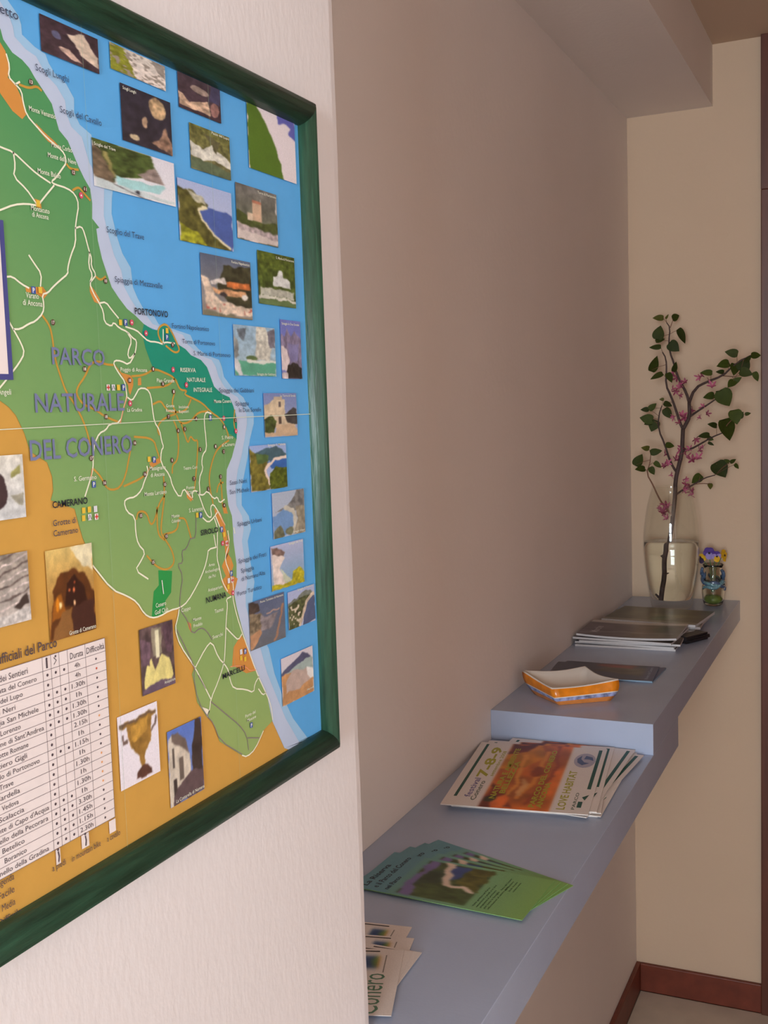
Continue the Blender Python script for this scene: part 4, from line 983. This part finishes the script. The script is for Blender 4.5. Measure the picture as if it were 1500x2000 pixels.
# --- small white cards beside the wall corner
card_ops = [('g', WHT, (222, 208, 200)), ('r', (.70, .32, .88, .58), (34, 66, 112), .15, 5), ('p', [(.70, .36), (.78, .46), (.88, .36), (.88, .32), (.70, .32)], (96, 130, 50), .3), ('r', (.70, .32, .88, .35), (206, 140, 60))]
card_text = [((84, 124, 96), [('t', 'Conero', (.01, .20), (.60, .20), .34, .0)]), ((140, 130, 120), [('l', [(.62, .24), (.9, .24)], .018)]), ((70, 56, 50), [('l', [(.96, .35), (.96, .75)], .02)])]
z = Z_L + .0002
cfg = [((-.465, 1.044), 8, .11), ((-.452, 1.020), 12, .11), ((-.432, .993), 2, .11), ((-.440, .990), 8, .115), ((-.450, .986), 18, .124)]
for k, ((fx, fy), dg, W) in enumerate(cfg):
    H_ = .07
    pg = Page(0, 0, z, W, H_, dg, .0005)
    far = pg.at(1, 0)
    pg.c += Vector((fx - far.x, fy - far.y, 0)); pg.keep(X_A + .002, Y_C + .004, 1.3)
    sheet_thing('card', pg, 'small white printed card by the wall corner, %s of its fan' % ['lowest and furthest', 'second from the bottom', 'middle', 'second from the top', 'topmost'][k], 'card', 'white cards on the lower shelf', card_ops, M_PAPER, card_text, 30, 30, 9)
    z += .0009

# --- two postcards behind the bowl
pc_ops = [('g', (66, 70, 92), (52, 60, 84), .2, 6), ('p', [(.3, .1), (.8, .05), (.8, .5), (.5, .6)], (92, 86, 74), .4, 9), ('p', [(.75, .25), (1, .2), (1, .6), (.8, .6)], (140, 72, 66), .3, 8), ('r', (0, 0, 1, .12), (70, 76, 116), .1), ('p', [(0, .5), (.3, .6), (.3, .95), (0, .95)], (60, 78, 110), .2)]
for k, (cx, cy, dg, lb) in enumerate(((-.4780, 2.032, -2, 'dark blue postcard lying under the other one behind the bowl'), (-.4840, 2.020, 4, 'dark blue postcard on top of the other one behind the bowl'))):
    pg = Page(cx, cy, Z_U + .0002 + k * .0022, .115, .196, dg, .0016).keep(X_A + .004, 0, 3)
    sheet_thing('postcard', pg, lb, 'postcard', 'postcards on the upper shelf', pc_ops, mat('card_edge_blue', (136, 160, 180), rough=.5), [((170, 176, 200), [('t', 'Riviera del Conero', (.1, .05), (.9, .05), .03)])], 30, 40, 17 + k, m_cover=M_GLOSS)

# --- magazines in front of the vase
mag_ops = [[('g', (96, 86, 96), (104, 92, 84), .25, 5), ('p', [(0, .5), (1, .45), (1, .25), (0, .3)], (92, 74, 60), .3, 6), ('e', (.55, .2, .18, .09), (58, 66, 46), .2), ('r', (.86, 0, 1, 1), (196, 186, 180), .06), ('l', [(.1, 1), (.35, .6), (.3, .1)], (140, 130, 136), .05)],
           [('g', (96, 92, 66), (100, 94, 70), .25, 5), ('p', [(.1, .3), (.6, .2), (.6, .6), (.2, .6)], (120, 112, 82), .2, 6), ('e', (.3, .45, .14, .1), (84, 96, 60), .2), ('r', (0, 0, .12, 1), (150, 142, 128), .05)]]
z = Z_U + .0002
for k in range(5):
    lift = .0 if k < 4 else .004
    pg = Page(-.4905 + .003 * ((k * 7) % 3 - 1), 2.318 + .002 * ((k * 5) % 3), z, .165, .208, [2, -2, 4, -3, 1][k], .0042).keep(X_A + .003, 0, 3)
    b_ = (lambda u, v, L=lift: L * ((2 * v - 1) ** 2) * (1 - u * .5))
    sheet_thing('magazine', pg, 'white-edged magazine with a grey-brown cover, %s of the stack before the vase' % ['bottom', 'second from the bottom', 'middle', 'second from the top', 'topmost'][k], 'magazine', 'magazines on the upper shelf', mag_ops[0], mat('magazine_edge', (206, 200, 200), rough=.6, noise=.1, nscale=300, stretch=(1, 1, 8)), [((196, 190, 196), [('t', 'Marche', (.2, .82), (.6, .82), .08)])] if k == 4 else (), 36, 36, 40 + k, bend=b_, m_cover=M_GLOSS)
    z += .0046
z = Z_U + .0002
for k in range(3):
    pg = Page(-.482 + .004 * k, 2.518 + .003 * k, z, .17, .215, [-3, 2, -6][k], .0058)
    sheet_thing('magazine', pg, 'olive-covered magazine lying flat by the vase foot, %s of three' % ['bottom', 'middle', 'top'][k], 'magazine', 'magazines on the upper shelf', mag_ops[1], mat('magazine_edge'), (), 36, 36, 60 + k, m_cover=M_GLOSS)
    z += .0062
z = Z_U + .0002
M_BLACKP = mat('black_cover', (34, 30, 32), rough=.35)
for k in range(4):
    pg = Page(-.3715 + .003 * ((k * 2) % 3), 2.352, z, .075, .026, [-28, -24, -30, -26][k], .0036)
    sheet_thing('notepad', pg, 'small black notepad beside the magazines, %s of four' % ['bottom', 'second from the bottom', 'third from the bottom', 'top'][k], 'notepad', 'black notepads on the upper shelf', None, M_BLACKP)
    z += .0038

# ------------------------------------------------------------------ ceramic bowl
bz = Z_U
rim = [Vector((-.587, 1.838, bz + .040)), Vector((-.513, 1.770, bz + .030)), Vector((-.414, 1.838, bz + .037)), Vector((-.497, 1.935, bz + .032))]
base = [Vector((-.563, 1.832, bz + .0003)), Vector((-.503, 1.777, bz + .0003)), Vector((-.427, 1.831, bz + .0003)), Vector((-.487, 1.886, bz + .0003))]
bowl = thing('bowl', tuple(sum(base, Vector()) / 4), 'boat-shaped ceramic bowl, white inside with orange and blue bands', 'bowl')
NS = 10


def ring_pts(f, inset=0.0):
    """f 0 at the foot, 1 at the rim"""
    out = []
    cen = sum(rim, Vector()) / 4
    for i in range(4):
        for k in range(NS):
            t_ = k / NS
            r = rim[i].lerp(rim[(i + 1) % 4], t_); b0 = base[i].lerp(base[(i + 1) % 4], t_)
            bow = math.sin(math.pi * t_)
            ctr = Vector((cen.x, cen.y, 0))
            p = b0.lerp(r, f)
            # sides are slightly concave in plan near the rim and bulge lower down
            d = Vector((p.x - ctr.x, p.y - ctr.y, 0))
            p = p - d * (.06 * bow * f) + Vector((0, 0, -.004 * bow * f * f))
            d = Vector((p.x - ctr.x, p.y - ctr.y, 0))
            p = p + d * (.08 * math.sin(math.pi * f))
            if inset:
                d = Vector((p.x - ctr.x, p.y - ctr.y, 0)); p = p - d.normalized() * inset
            out.append(p)
    return out


def bowl_band(name, f0, f1, m, n=4):
    V, Fc = [], []
    for s_ in range(n + 1): V += ring_pts(f0 + (f1 - f0) * s_ / n)
    q = 4 * NS
    for s_ in range(n):
        for k in range(q):
            Fc.append((s_ * q + k, s_ * q + (k + 1) % q, (s_ + 1) * q + (k + 1) % q, (s_ + 1) * q + k))
    return mk(name, V, Fc, m, bowl, True)


CER = dict(rough=.22, spec=.6)
bowl_band('foot_band', 0, .24, mat('glaze_terracotta', (214, 132, 66), noise=.15, nscale=60, **CER))
bowl_band('blue_band', .24, .44, mat('glaze_blue_white', (150, 156, 196), noise=.75, nscale=90, **CER))
bowl_band('white_line', .44, .49, mat('glaze_white', (232, 222, 212), **CER), 1)
bowl_band('orange_band', .49, .97, mat('glaze_orange', (226, 130, 24), noise=.25, nscale=50, **CER))
V = ring_pts(.97) + [p + Vector((0, 0, .0008)) for p in ring_pts(1.0, .0008)] + [p + Vector((0, 0, .0005)) for p in ring_pts(1.0, .004)]
for f_ in (.7, .4, .14): V += [p + Vector((0, 0, .003 * (1 - f_))) for p in ring_pts(f_, .005)]
q = 4 * NS
Fc = [(s_ * q + k, s_ * q + (k + 1) % q, (s_ + 1) * q + (k + 1) % q, (s_ + 1) * q + k) for s_ in range(5) for k in range(q)] + [tuple(range(5 * q, 6 * q))]
mk('inner_glaze', V, Fc, MATS['glaze_white'], bowl, True)
mk('foot', ring_pts(0), [tuple(range(q))[::-1]], MATS['glaze_terracotta'], bowl)


# ------------------------------------------------------------------ glass vase with water
def glass(name, col=(1, 1, 1), ior=1.45, rough=0.0):
    m = mat(name, col, rough=rough, spec=.5, linear=True, trans=1.0, ior=ior)
    return m


def thin_glass(name, col):
    """thin clear glass: lets light straight through, mirrors more at glancing angles"""
    m = bpy.data.materials.new(name); m.use_nodes = True
    nt = m.node_tree; nt.nodes.clear()
    out = nt.nodes.new('ShaderNodeOutputMaterial'); mx = nt.nodes.new('ShaderNodeMixShader')
    tr = nt.nodes.new('ShaderNodeBsdfTransparent'); gl = nt.nodes.new('ShaderNodeBsdfGlossy'); lw_ = nt.nodes.new('ShaderNodeLayerWeight'); pw = nt.nodes.new('ShaderNodeMath'); fr = nt.nodes.new('ShaderNodeMath')
    lw_.inputs[0].default_value = .5; pw.operation = 'POWER'; pw.inputs[1].default_value = 5.0; fr.operation = 'MULTIPLY_ADD'; fr.inputs[1].default_value = .55; fr.inputs[2].default_value = .03
    nt.links.new(lw_.outputs['Facing'], pw.inputs[0]); nt.links.new(pw.outputs[0], fr.inputs[0])
    tr.inputs[0].default_value = (*col, 1); gl.inputs['Roughness'].default_value = .01; gl.inputs[0].default_value = (.95, .95, .95, 1)
    nt.links.new(fr.outputs[0], mx.inputs[0]); nt.links.new(tr.outputs[0], mx.inputs[1]); nt.links.new(gl.outputs[0], mx.inputs[2]); nt.links.new(mx.outputs[0], out.inputs[0])
    return m


VC = on_z(1312, 1186, Z_U); PX = (VC - EYE).dot(FW) / F_PX
vase = thing('vase', (VC.x, VC.y, Z_U), 'tall clear glass vase half filled with water on the upper shelf', 'vase')
pv = [(38, 1196), (40.5, 1186), (43, 1172), (46.5, 1150), (50, 1128), (52.5, 1104), (53.8, 1080), (53.6, 1060), (52, 1040), (49, 1018), (45, 996), (40, 976), (35.5, 961)]


def vz(v): return (1196 - v) * PX * 1.005 + .0004


outer = [(r * PX, vz(v)) for r, v in pv]
TH = .0022
inner = [(r - TH, z_) for r, z_ in outer if z_ > .022]
inner[0] = (inner[0][0] * .96, .024)
prof_v = [(.001, .0004)] + [(outer[0][0] * .9, .0004), (outer[0][0], .003)] + outer[1:] + [(outer[-1][0] - TH / 2, outer[-1][1] + .0015)] + inner[::-1] + [(.001, .0225)]
v, f = lathe_vf(prof_v, (VC.x, VC.y, Z_U), 48)
mk('glass_body', v, f, thin_glass('vase_glass', (.985, .99, .98)), vase, True)
wl = vz(1068)
wp_ = [(.001, .0226)] + [(r - .0003, z_ + (.0003 if i == 0 else 0)) for i, (r, z_) in enumerate(inner) if z_ < wl]
# end exactly on the water line
for (r0, z0), (r1, z1) in zip(inner[:-1], inner[1:]):
    if z0 < wl <= z1:
        wp_.append((r0 + (r1 - r0) * (wl - z0) / (z1 - z0) - .0003, wl))
wp_.append((.001, wl - .0006))
v, f = lathe_vf(wp_, (VC.x, VC.y, Z_U), 48)
water = mk('water', v, f, glass('vase_water', (1, 1, .97), 1.33), None, True, origin=(VC.x, VC.y, Z_U + .023))
tag(water, 'clear water standing half way up in the tall glass vase', 'water')

# ------------------------------------------------------------------ redbud branch
M_BARK = mat('branch_bark', (74, 56, 52), rough=.75, noise=.3, nscale=120)
M_TWIG = mat('young_twig', (120, 80, 60), rough=.7, noise=.2, nscale=120)
br = thing('redbud_branch', (VC.x - .02, VC.y, Z_U + .03), 'redbud branch with heart-shaped leaves and pink blossoms standing in the glass vase', 'branch')
DEP = {}


def bp(u, v, d): return on_y(u, v, VC.y + d)


limbs = [
    ('submerged_stem', [(1296, 1166, .008), (1298, 1153, .008), (1302, 1121, .006), (1301, 1100, .005), (1302, 1081, .004), (1306, 1064, .003)], 3.6, 3.8, M_BARK),
    ('main_stem', [(1306, 1064, .003), (1311, 1036, .002), (1316, 993, 0), (1319, 964, 0), (1319, 940, 0), (1324, 916, 0), (1332, 886, 0), (1333, 860, 0), (1334, 838, 0)], 4.6, 4.2, M_BARK),
    ('limb', [(1334, 838, 0), (1328, 826, -.004), (1320, 800, -.012), (1310, 772, -.02), (1300, 752, -.028), (1302, 724, -.034), (1301, 700, -.036), (1294, 688, -.036)], 3.4, 1.2, M_BARK),
    ('limb', [(1334, 838, 0), (1340, 828, .003), (1347, 814, .008), (1346, 786, .012)], 4.2, 3.8, M_BARK),
    ('limb', [(1346, 786, .012), (1340, 766, .015), (1332, 752, .02), (1322, 732, .025), (1316, 708, .03), (1308, 688, .032), (1306, 666, .034), (1309, 640, .034), (1302, 630, .032)], 3.2, 1.0, M_BARK),
    ('twig', [(1309, 640, .034), (1314, 626, .036)], 1.0, .7, M_TWIG),
    ('limb', [(1346, 786, .012), (1357, 758, .0), (1380, 746, -.015), (1412, 734, -.03), (1426, 720, -.04), (1440, 708, -.045), (1466, 694, -.05)], 3.4, 1.0, M_BARK),
    ('twig', [(1412, 734, -.03), (1436, 736, -.04)], 1.0, .8, M_TWIG),
    ('limb', [(1347, 814, .008), (1364, 802, .02), (1386, 788, .035), (1400, 778, .04)], 2.6, 1.2, M_BARK),
    ('limb', [(1333, 880, 0), (1348, 878, -.012), (1370, 866, -.03), (1390, 854, -.045), (1410, 846, -.055)], 2.6, 1.2, M_BARK),
    ('twig', [(1440, 815, -.07), (1425, 822, -.066), (1410, 846, -.055)], .9, 1.1, M_TWIG),
    ('limb', [(1320, 966, 0), (1338, 954, .015), (1356, 946, .028), (1374, 934, .04), (1396, 928, .05)], 2.4, 1.0, M_BARK),
    ('twig', [(1356, 946, .028), (1372, 944, .03), (1384, 945, .032)], 1.0, .8, M_TWIG),
    ('limb', [(1322, 922, 0), (1316, 915, .004), (1306, 894, .018), (1298, 866, .03), (1286, 840, .036), (1286, 812, .04), (1293, 792, .042)], 3.0, 1.0, M_BARK),
    ('limb', [(1314, 1008, 0), (1304, 996, -.006), (1295, 986, -.012), (1284, 967, -.022), (1276, 948, -.03), (1262, 924, -.04), (1269, 908, -.042), (1271, 888, -.044)], 2.4, .9, M_TWIG),
    ('stub', [(1302, 1088, .004), (1297, 1082, .004)], 2.8, 2.2, M_BARK), ('stub', [(1302, 1118, .006), (1307, 1116, .0)], 2.0, 1.2, M_BARK), ('stub', [(1297, 1157, .008), (1291, 1150, .012)], 2.0, 1.2, M_BARK),
]
BPTS = []
for nm, pts, r0, r1, m in limbs:
    P = [bp(*p) for p in pts]
    # smooth once
    Q = [P[0]]
    for a, b in zip(P[:-1], P[1:]): Q += [a.lerp(b, .3), a.lerp(b, .7)]
    Q.append(P[-1])
    n = len(Q)
    v, f = tube_vf(Q, [(r0 + (r1 - r0) * i / (n - 1)) * PX * .9 for i in range(n)], 8)
    mk(nm, v, f, m, br, True)
    if nm not in ('stub',):
        for a, b in zip(pts[:-1], pts[1:]):
            for t_ in (0, .25, .5, .75):
                BPTS.append((a[0] + (b[0] - a[0]) * t_, a[1] + (b[1] - a[1]) * t_, a[2] + (b[2] - a[2]) * t_))
        BPTS.append(pts[-1])
BPTS = [p for p in BPTS if p[1] < 1000]


def near(u, v):
    return min(BPTS, key=lambda p: (p[0] - u) ** 2 + (p[1] - v) ** 2)


# leaves: zoom coordinates x5 from (1200, 580): centre, length, width, tip angle
LEAVES = [(425, 205, 100, 60, 175), (600, 195, 85, 68, 20), (515, 190, 50, 22, 60), (435, 345, 130, 105, 75), (450, 420, 90, 50, 10), (660, 385, 155, 80, -55), (585, 490, 120, 105, -40), (395, 490, 105, 50, 190), (390, 650, 150, 98, 75), (410, 775, 125, 55, 205), (590, 680, 95, 62, 80), (540, 790, 100, 66, -70),
          (1140, 545, 112, 74, 170), (1060, 660, 135, 80, 200), (1030, 732, 80, 40, 180), (1170, 710, 110, 95, -100), (1270, 650, 140, 115, 60), (1290, 740, 115, 85, -20), (1385, 570, 105, 58, 0), (1385, 780, 95, 52, -70), (1310, 600, 85, 45, 50), (895, 740, 105, 58, 175), (1140, 850, 95, 72, -130), (1200, 810, 90, 52, 30),
          (920, 970, 112, 68, 195), (1080, 990, 170, 155, -60), (1025, 940, 85, 62, 150), (1185, 1175, 130, 115, -80), (1240, 1150, 62, 50, 60), (1305, 1140, 52, 32, 10), (955, 1250, 97, 54, 175), (1100, 1300, 195, 175, -75), (870, 1355, 104, 60, 180), (940, 1385, 60, 42, -20), (945, 1435, 60, 28, -30),
          (1040, 1690, 165, 155, -60), (1095, 1600, 58, 36, 150), (1160, 1600, 62, 38, 30), (1195, 1655, 62, 38, -45), (800, 1780, 115, 92, -130), (935, 1850, 58, 52, -90), (460, 1000, 45, 30, 180), (375, 1070, 92, 58, 40), (295, 1100, 78, 48, 180), (525, 1050, 92, 52, -25), (525, 1140, 115, 80, -55), (310, 1190, 125, 95, 170), (380, 1260, 115, 105, -110), (330, 1230, 85, 62, 200), (545, 1450, 94, 54, -10),
          (300, 1475, 82, 52, 170), (410, 1510, 108, 64, 10), (240, 1590, 125, 92, 60), (250, 1680, 104, 62, 190), (425, 1640, 82, 48, -40), (370, 1700, 82, 58, -60)]
heart = [(0.06, 0.0), (-.02, .16), (-.02, .30), (.06, .42), (.18, .49), (.32, .50), (.48, .46), (.64, .36), (.80, .22), (.92, .09), (1.0, 0.0)]
leaf_mats = [mat('leaf_green_%d' % i, c, rough=.6, spec=.2, noise=.18, nscale=120) for i, c in enumerate(((54, 62, 18), (62, 72, 22), (46, 54, 18), (86, 84, 34)))]
rnd = random.Random(5)
for i, (lx, ly, L, W, ang) in enumerate(LEAVES):
    u, v = 1200 + lx / 5, 580 + ly / 5
    nb = near(u, v)
    d = nb[2] + rnd.uniform(-.016, .012)
    c = bp(u, v, d)
    a = math.radians(ang)
    ax = RT * math.cos(a) + UP * math.sin(a); sd = (-FW).cross(ax); nn = -FW
    tw, tl_ = rnd.uniform(-.45, .45), rnd.uniform(-.35, .35)
    R1 = Matrix.Rotation(tw, 3, ax); sd = R1 @ sd; nn = R1 @ nn
    R2 = Matrix.Rotation(tl_, 3, sd); ax = R2 @ ax; nn = R2 @ nn
    Lm, Wm = L / 5 * PX * 1.04, W / 5 * PX * 1.08
    V = []
    for x, y in heart:
        V.append(c + ax * ((x - .5) * Lm) + nn * (-.10 * Lm * (x - .4) ** 2))
    nh = len(heart)
    for sgn in (1, -1):
        for x, y in heart:
            V.append(c + ax * ((x - .5) * Lm) + sd * (sgn * y * Wm) + nn * (.16 * abs(y) * Wm - .10 * Lm * (x - .4) ** 2))
    Fc = []
    for k in range(nh - 1):
        Fc.append((k, nh + k, nh + k + 1, k + 1)); Fc.append((k, k + 1, 2 * nh + k + 1, 2 * nh + k))
    tcol = 3 if i in (0, 2, 41, 50, 40) else rnd.choice((0, 0, 1, 2))
    lf = mk('leaf', V, Fc, leaf_mats[tcol], br, True)
    bs = V[0]; bw = bp(*nb)
    mid = bs.lerp(bw, .5) + UP * .0015
    v2, f2 = tube_vf([bs, mid, bw], [.0005, .0005, .0006], 5)
    mk('leaf_stalk', v2, f2, M_TWIG, lf, True)

# blossoms
M_PINK = [mat('blossom_pink', (182, 88, 120), rough=.55, noise=.15, nscale=200), mat('blossom_rose', (146, 60, 88), rough=.55, noise=.15, nscale=200)]
BL = [(570, 750), (610, 790), (640, 850), (690, 830), (570, 900), (640, 960), (640, 880), (600, 920), (830, 785), (860, 770), (955, 870), (930, 830), (660, 1150), (680, 1180), (580, 1170), (635, 1230), (835, 1180), (905, 1140), (870, 1070), (765, 1110), (640, 1500), (690, 1530), (740, 1490), (760, 1590), (820, 1570), (830, 1500), (860, 1470), (795, 1390), (720, 1550), (670, 1480), (520, 1620), (490, 1650), (550, 1740), (600, 1590), (640, 1560), (500, 1540), (700, 1780), (720, 1850), (680, 1880), (760, 1900), (740, 1930), (700, 1830), (430, 2060), (475, 2100), (525, 2040), (490, 2115), (515, 2160), (505, 2030)]
blossom_me = []
for kind in range(2):
    V, Fc = [], []
    for k in range(5):
        a = 2 * math.pi * k / 5 + (.3 if kind else 0); ln_ = (1.0, .8, .62, .62, .8)[k]
        dx, dy = math.cos(a), math.sin(a)
        n0 = len(V)
        for t_, w_, h_ in ((.05, .05, 0), (.45, .19, .18), (.8, .15, .34), (1.05, .03, .4)):
            for s_ in (-1, 0, 1):
                V.append(((dx * t_ * ln_ - dy * s_ * w_), (dy * t_ * ln_ + dx * s_ * w_), h_ - (.07 if s_ == 0 else 0)))
        for r_ in range(3):
            for s_ in range(2):
                b0 = n0 + r_ * 3 + s_
                Fc.append((b0, b0 + 1, b0 + 4, b0 + 3))
    # calyx
    n0 = len(V)
    for k in range(6):
        a = 2 * math.pi * k / 6
        V += [(.16 * math.cos(a), .16 * math.sin(a), .02), (.06 * math.cos(a), .06 * math.sin(a), -.45)]
    for k in range(6):
        k2 = (k + 1) % 6; Fc.append((n0 + 2 * k, n0 + 2 * k2, n0 + 2 * k2 + 1, n0 + 2 * k + 1))
    me = bpy.data.meshes.new('blossom'); me.from_pydata(V, [], Fc); me.materials.append(M_PINK[kind])
    for p in me.polygons: p.use_smooth = True
    blossom_me.append(me)
base_br = world_loc(br)
for i, (lx, ly) in enumerate(BL):
    u, v = 1200 + lx / 5, 580 + ly / 5
    nb = near(u, v) if v < 985 else (u, v, -.008)
    p = bp(u, v, nb[2] + rnd.uniform(-.012, .006))
    o = bpy.data.objects.new('blossom', blossom_me[i % 2])
    s_ = rnd.uniform(8.5, 12.5) * PX
    o.rotation_euler = (rnd.uniform(.3, 2.2), rnd.uniform(-.8, .8), rnd.uniform(0, 6.28))
    o.scale = (s_, s_, s_); o.location = p - base_br
    link(o, br)

# ------------------------------------------------------------------ small decorated vase with pansies
SC = Vector((on_z(1393, 1182, Z_U).x, on_z(1393, 1182, Z_U).y, Z_U))
SP = (SC - EYE).dot(FW) / F_PX
sv = thing('bud_vase', tuple(SC), 'tiny glass bud vase wrapped in blue glass ribbons, green at the foot', 'vase')
ps = [(15, 0), (18, 3), (20, 12), (21.5, 24), (21, 36), (18, 48), (15.5, 58), (15, 66), (17, 74), (20, 80)]
outer = [(r * SP, h * SP + .0004) for r, h in ps]
inner = [(r - .0022, h) for r, h in outer[1:]]
prof_s = [(.001, .0004)] + outer + [(outer[-1][0] - .001, outer[-1][1] + .0008)] + inner[::-1] + [(.001, outer[1][1] + .002)]
v, f = lathe_vf(prof_s, tuple(SC), 32)
mk('glass_body', v, f, glass('bud_vase_glass', (.95, .96, .9), 1.45), sv, True)
v, f = lathe_vf([(.001, .006), (16 * SP, .006), (18 * SP, 14 * SP), (14 * SP, 20 * SP), (.001, 21 * SP)], tuple(SC), 24)
mk('green_foot', v, f, mat('green_glass', (150, 176, 80), rough=.1, spec=.6, noise=.3, nscale=120, trans=.5), sv, True)
M_BLUEG = mat('blue_glass_ribbon', (70, 92, 122), rough=.1, spec=.7, noise=.6, nscale=160, coat=.5)
M_TEAL = mat('teal_glass_ribbon', (104, 142, 150), rough=.12, spec=.7, noise=.5, nscale=160, coat=.5)
for kk, (h0, h1, a0_, a1_, rr, m, th) in enumerate(((34, 52, -2.6, 1.4, 20, M_TEAL, 4.2), (52, 38, -3.6, .6, 19.5, M_BLUEG, 4.0), (30, 56, .2, 2.2, 21, M_BLUEG, 4.6), (40, 72, 2.6, 3.6, 20, M_BLUEG, 4.4), (44, 46, -3.0, 3.0, 20, M_TEAL, 3.4), (70, 40, -.6, .9, 19.5, M_BLUEG, 4.2))):
    pts = []
    for i in range(15):
        t_ = i / 14; a = a0_ + (a1_ - a0_) * t_
        h = h0 + (h1 - h0) * t_ + 3 * math.sin(t_ * 14)
        r = (rr + 1.5 * math.sin(t_ * 9)) * SP
        pts.append((SC.x + r * math.cos(a), SC.y + r * math.sin(a), SC.z + h * SP))
    v, f = tube_vf(pts, [th * SP * (.6 + .4 * math.sin(math.pi * i / 14)) for i in range(15)], 8)
    mk('glass_ribbon', v, f, m, sv, True)

M_STEM = mat('pansy_stem', (84, 122, 70), rough=.6)


def pansy(u, v, r, d, face, petals, mats, label, lean):
    c = on_y(u, v, SC.y + d)
    bx0 = Vector((SC.x + lean * .3 * SP * 10, SC.y, SC.z + 26 * SP))
    root = thing('pansy', tuple(bx0), label, 'flower', 'pansies in the bud vase')
    nrm = (-FW + RT * face[0] + UP * face[1]).normalized()
    ex = nrm.cross(Vector((0, 0, 1))).normalized() * -1; ey = nrm.cross(ex) * -1
    if ey.z < 0: ey = -ey
    pts = [bx0, Vector((SC.x + lean * 6 * SP, SC.y, SC.z + 70 * SP)), c - nrm * .006 - Vector((0, 0, .004)), c - nrm * .0012]
    vv, ff = tube_vf(pts, [.0011] * 4, 6)
    mk('stem', vv, ff, M_STEM, root, True)
    for k, (an, ro, rad, lay_) in enumerate(((65, .55, .62, 0), (115, .55, .62, 1), (5, .52, .55, 2), (175, .52, .55, 3), (270, .5, .66, 4))):
        a = math.radians(an); pc = c + (ex * math.cos(a) + ey * math.sin(a)) * (ro * r) + nrm * (lay_ * .0006)
        V = [pc + nrm * .0004]
        for j in range(14):
            b = 2 * math.pi * j / 14
            V.append(pc + (ex * math.cos(b) + ey * math.sin(b)) * (rad * r) + nrm * (.0012 * math.sin(3 * b)))
        mk('petal', V, [(0, 1 + j, 1 + (j + 1) % 14) for j in range(14)], mats[petals[k]], root, True)
    V = [c + nrm * .0042] + [c + (ex * math.cos(j) + ey * math.sin(j)) * (.22 * r) + nrm * .0040 for j in [2 * math.pi * q_ / 10 for q_ in range(10)]]
    mk('flower_eye', V, [(0, 1 + j, 1 + (j + 1) % 10) for j in range(10)], mats[-1], root)
    return root


PM = [mat('petal_violet', (84, 56, 142), rough=.6), mat('petal_lilac', (158, 140, 200), rough=.6), mat('petal_yellow', (226, 176, 34), rough=.6), mat('petal_dark', (58, 40, 72), rough=.6), mat('petal_eye', (40, 26, 44), rough=.6)]
pansy(1385, 1081, 11 * SP, -.004, (-.2, .3), (0, 0, 0, 0, 1), PM, 'deep violet pansy, the tallest flower in the bud vase', -.4)
pansy(1399, 1087, 9.5 * SP, -.010, (.1, .1), (0, 0, 1, 1, 2), PM, 'lilac and violet pansy with a yellow lip, in the middle of the bud vase', .2)
pansy(1413, 1085, 10.5 * SP, .006, (.9, .1), (2, 2, 2, 2, 2), PM, 'plain yellow pansy at the right rim of the bud vase', .8)
pansy(1371, 1091, 8.5 * SP, .002, (-.9, .0), (2, 2, 2, 3, 3), PM, 'yellow and dark purple pansy hanging at the left rim of the bud vase', -.9)
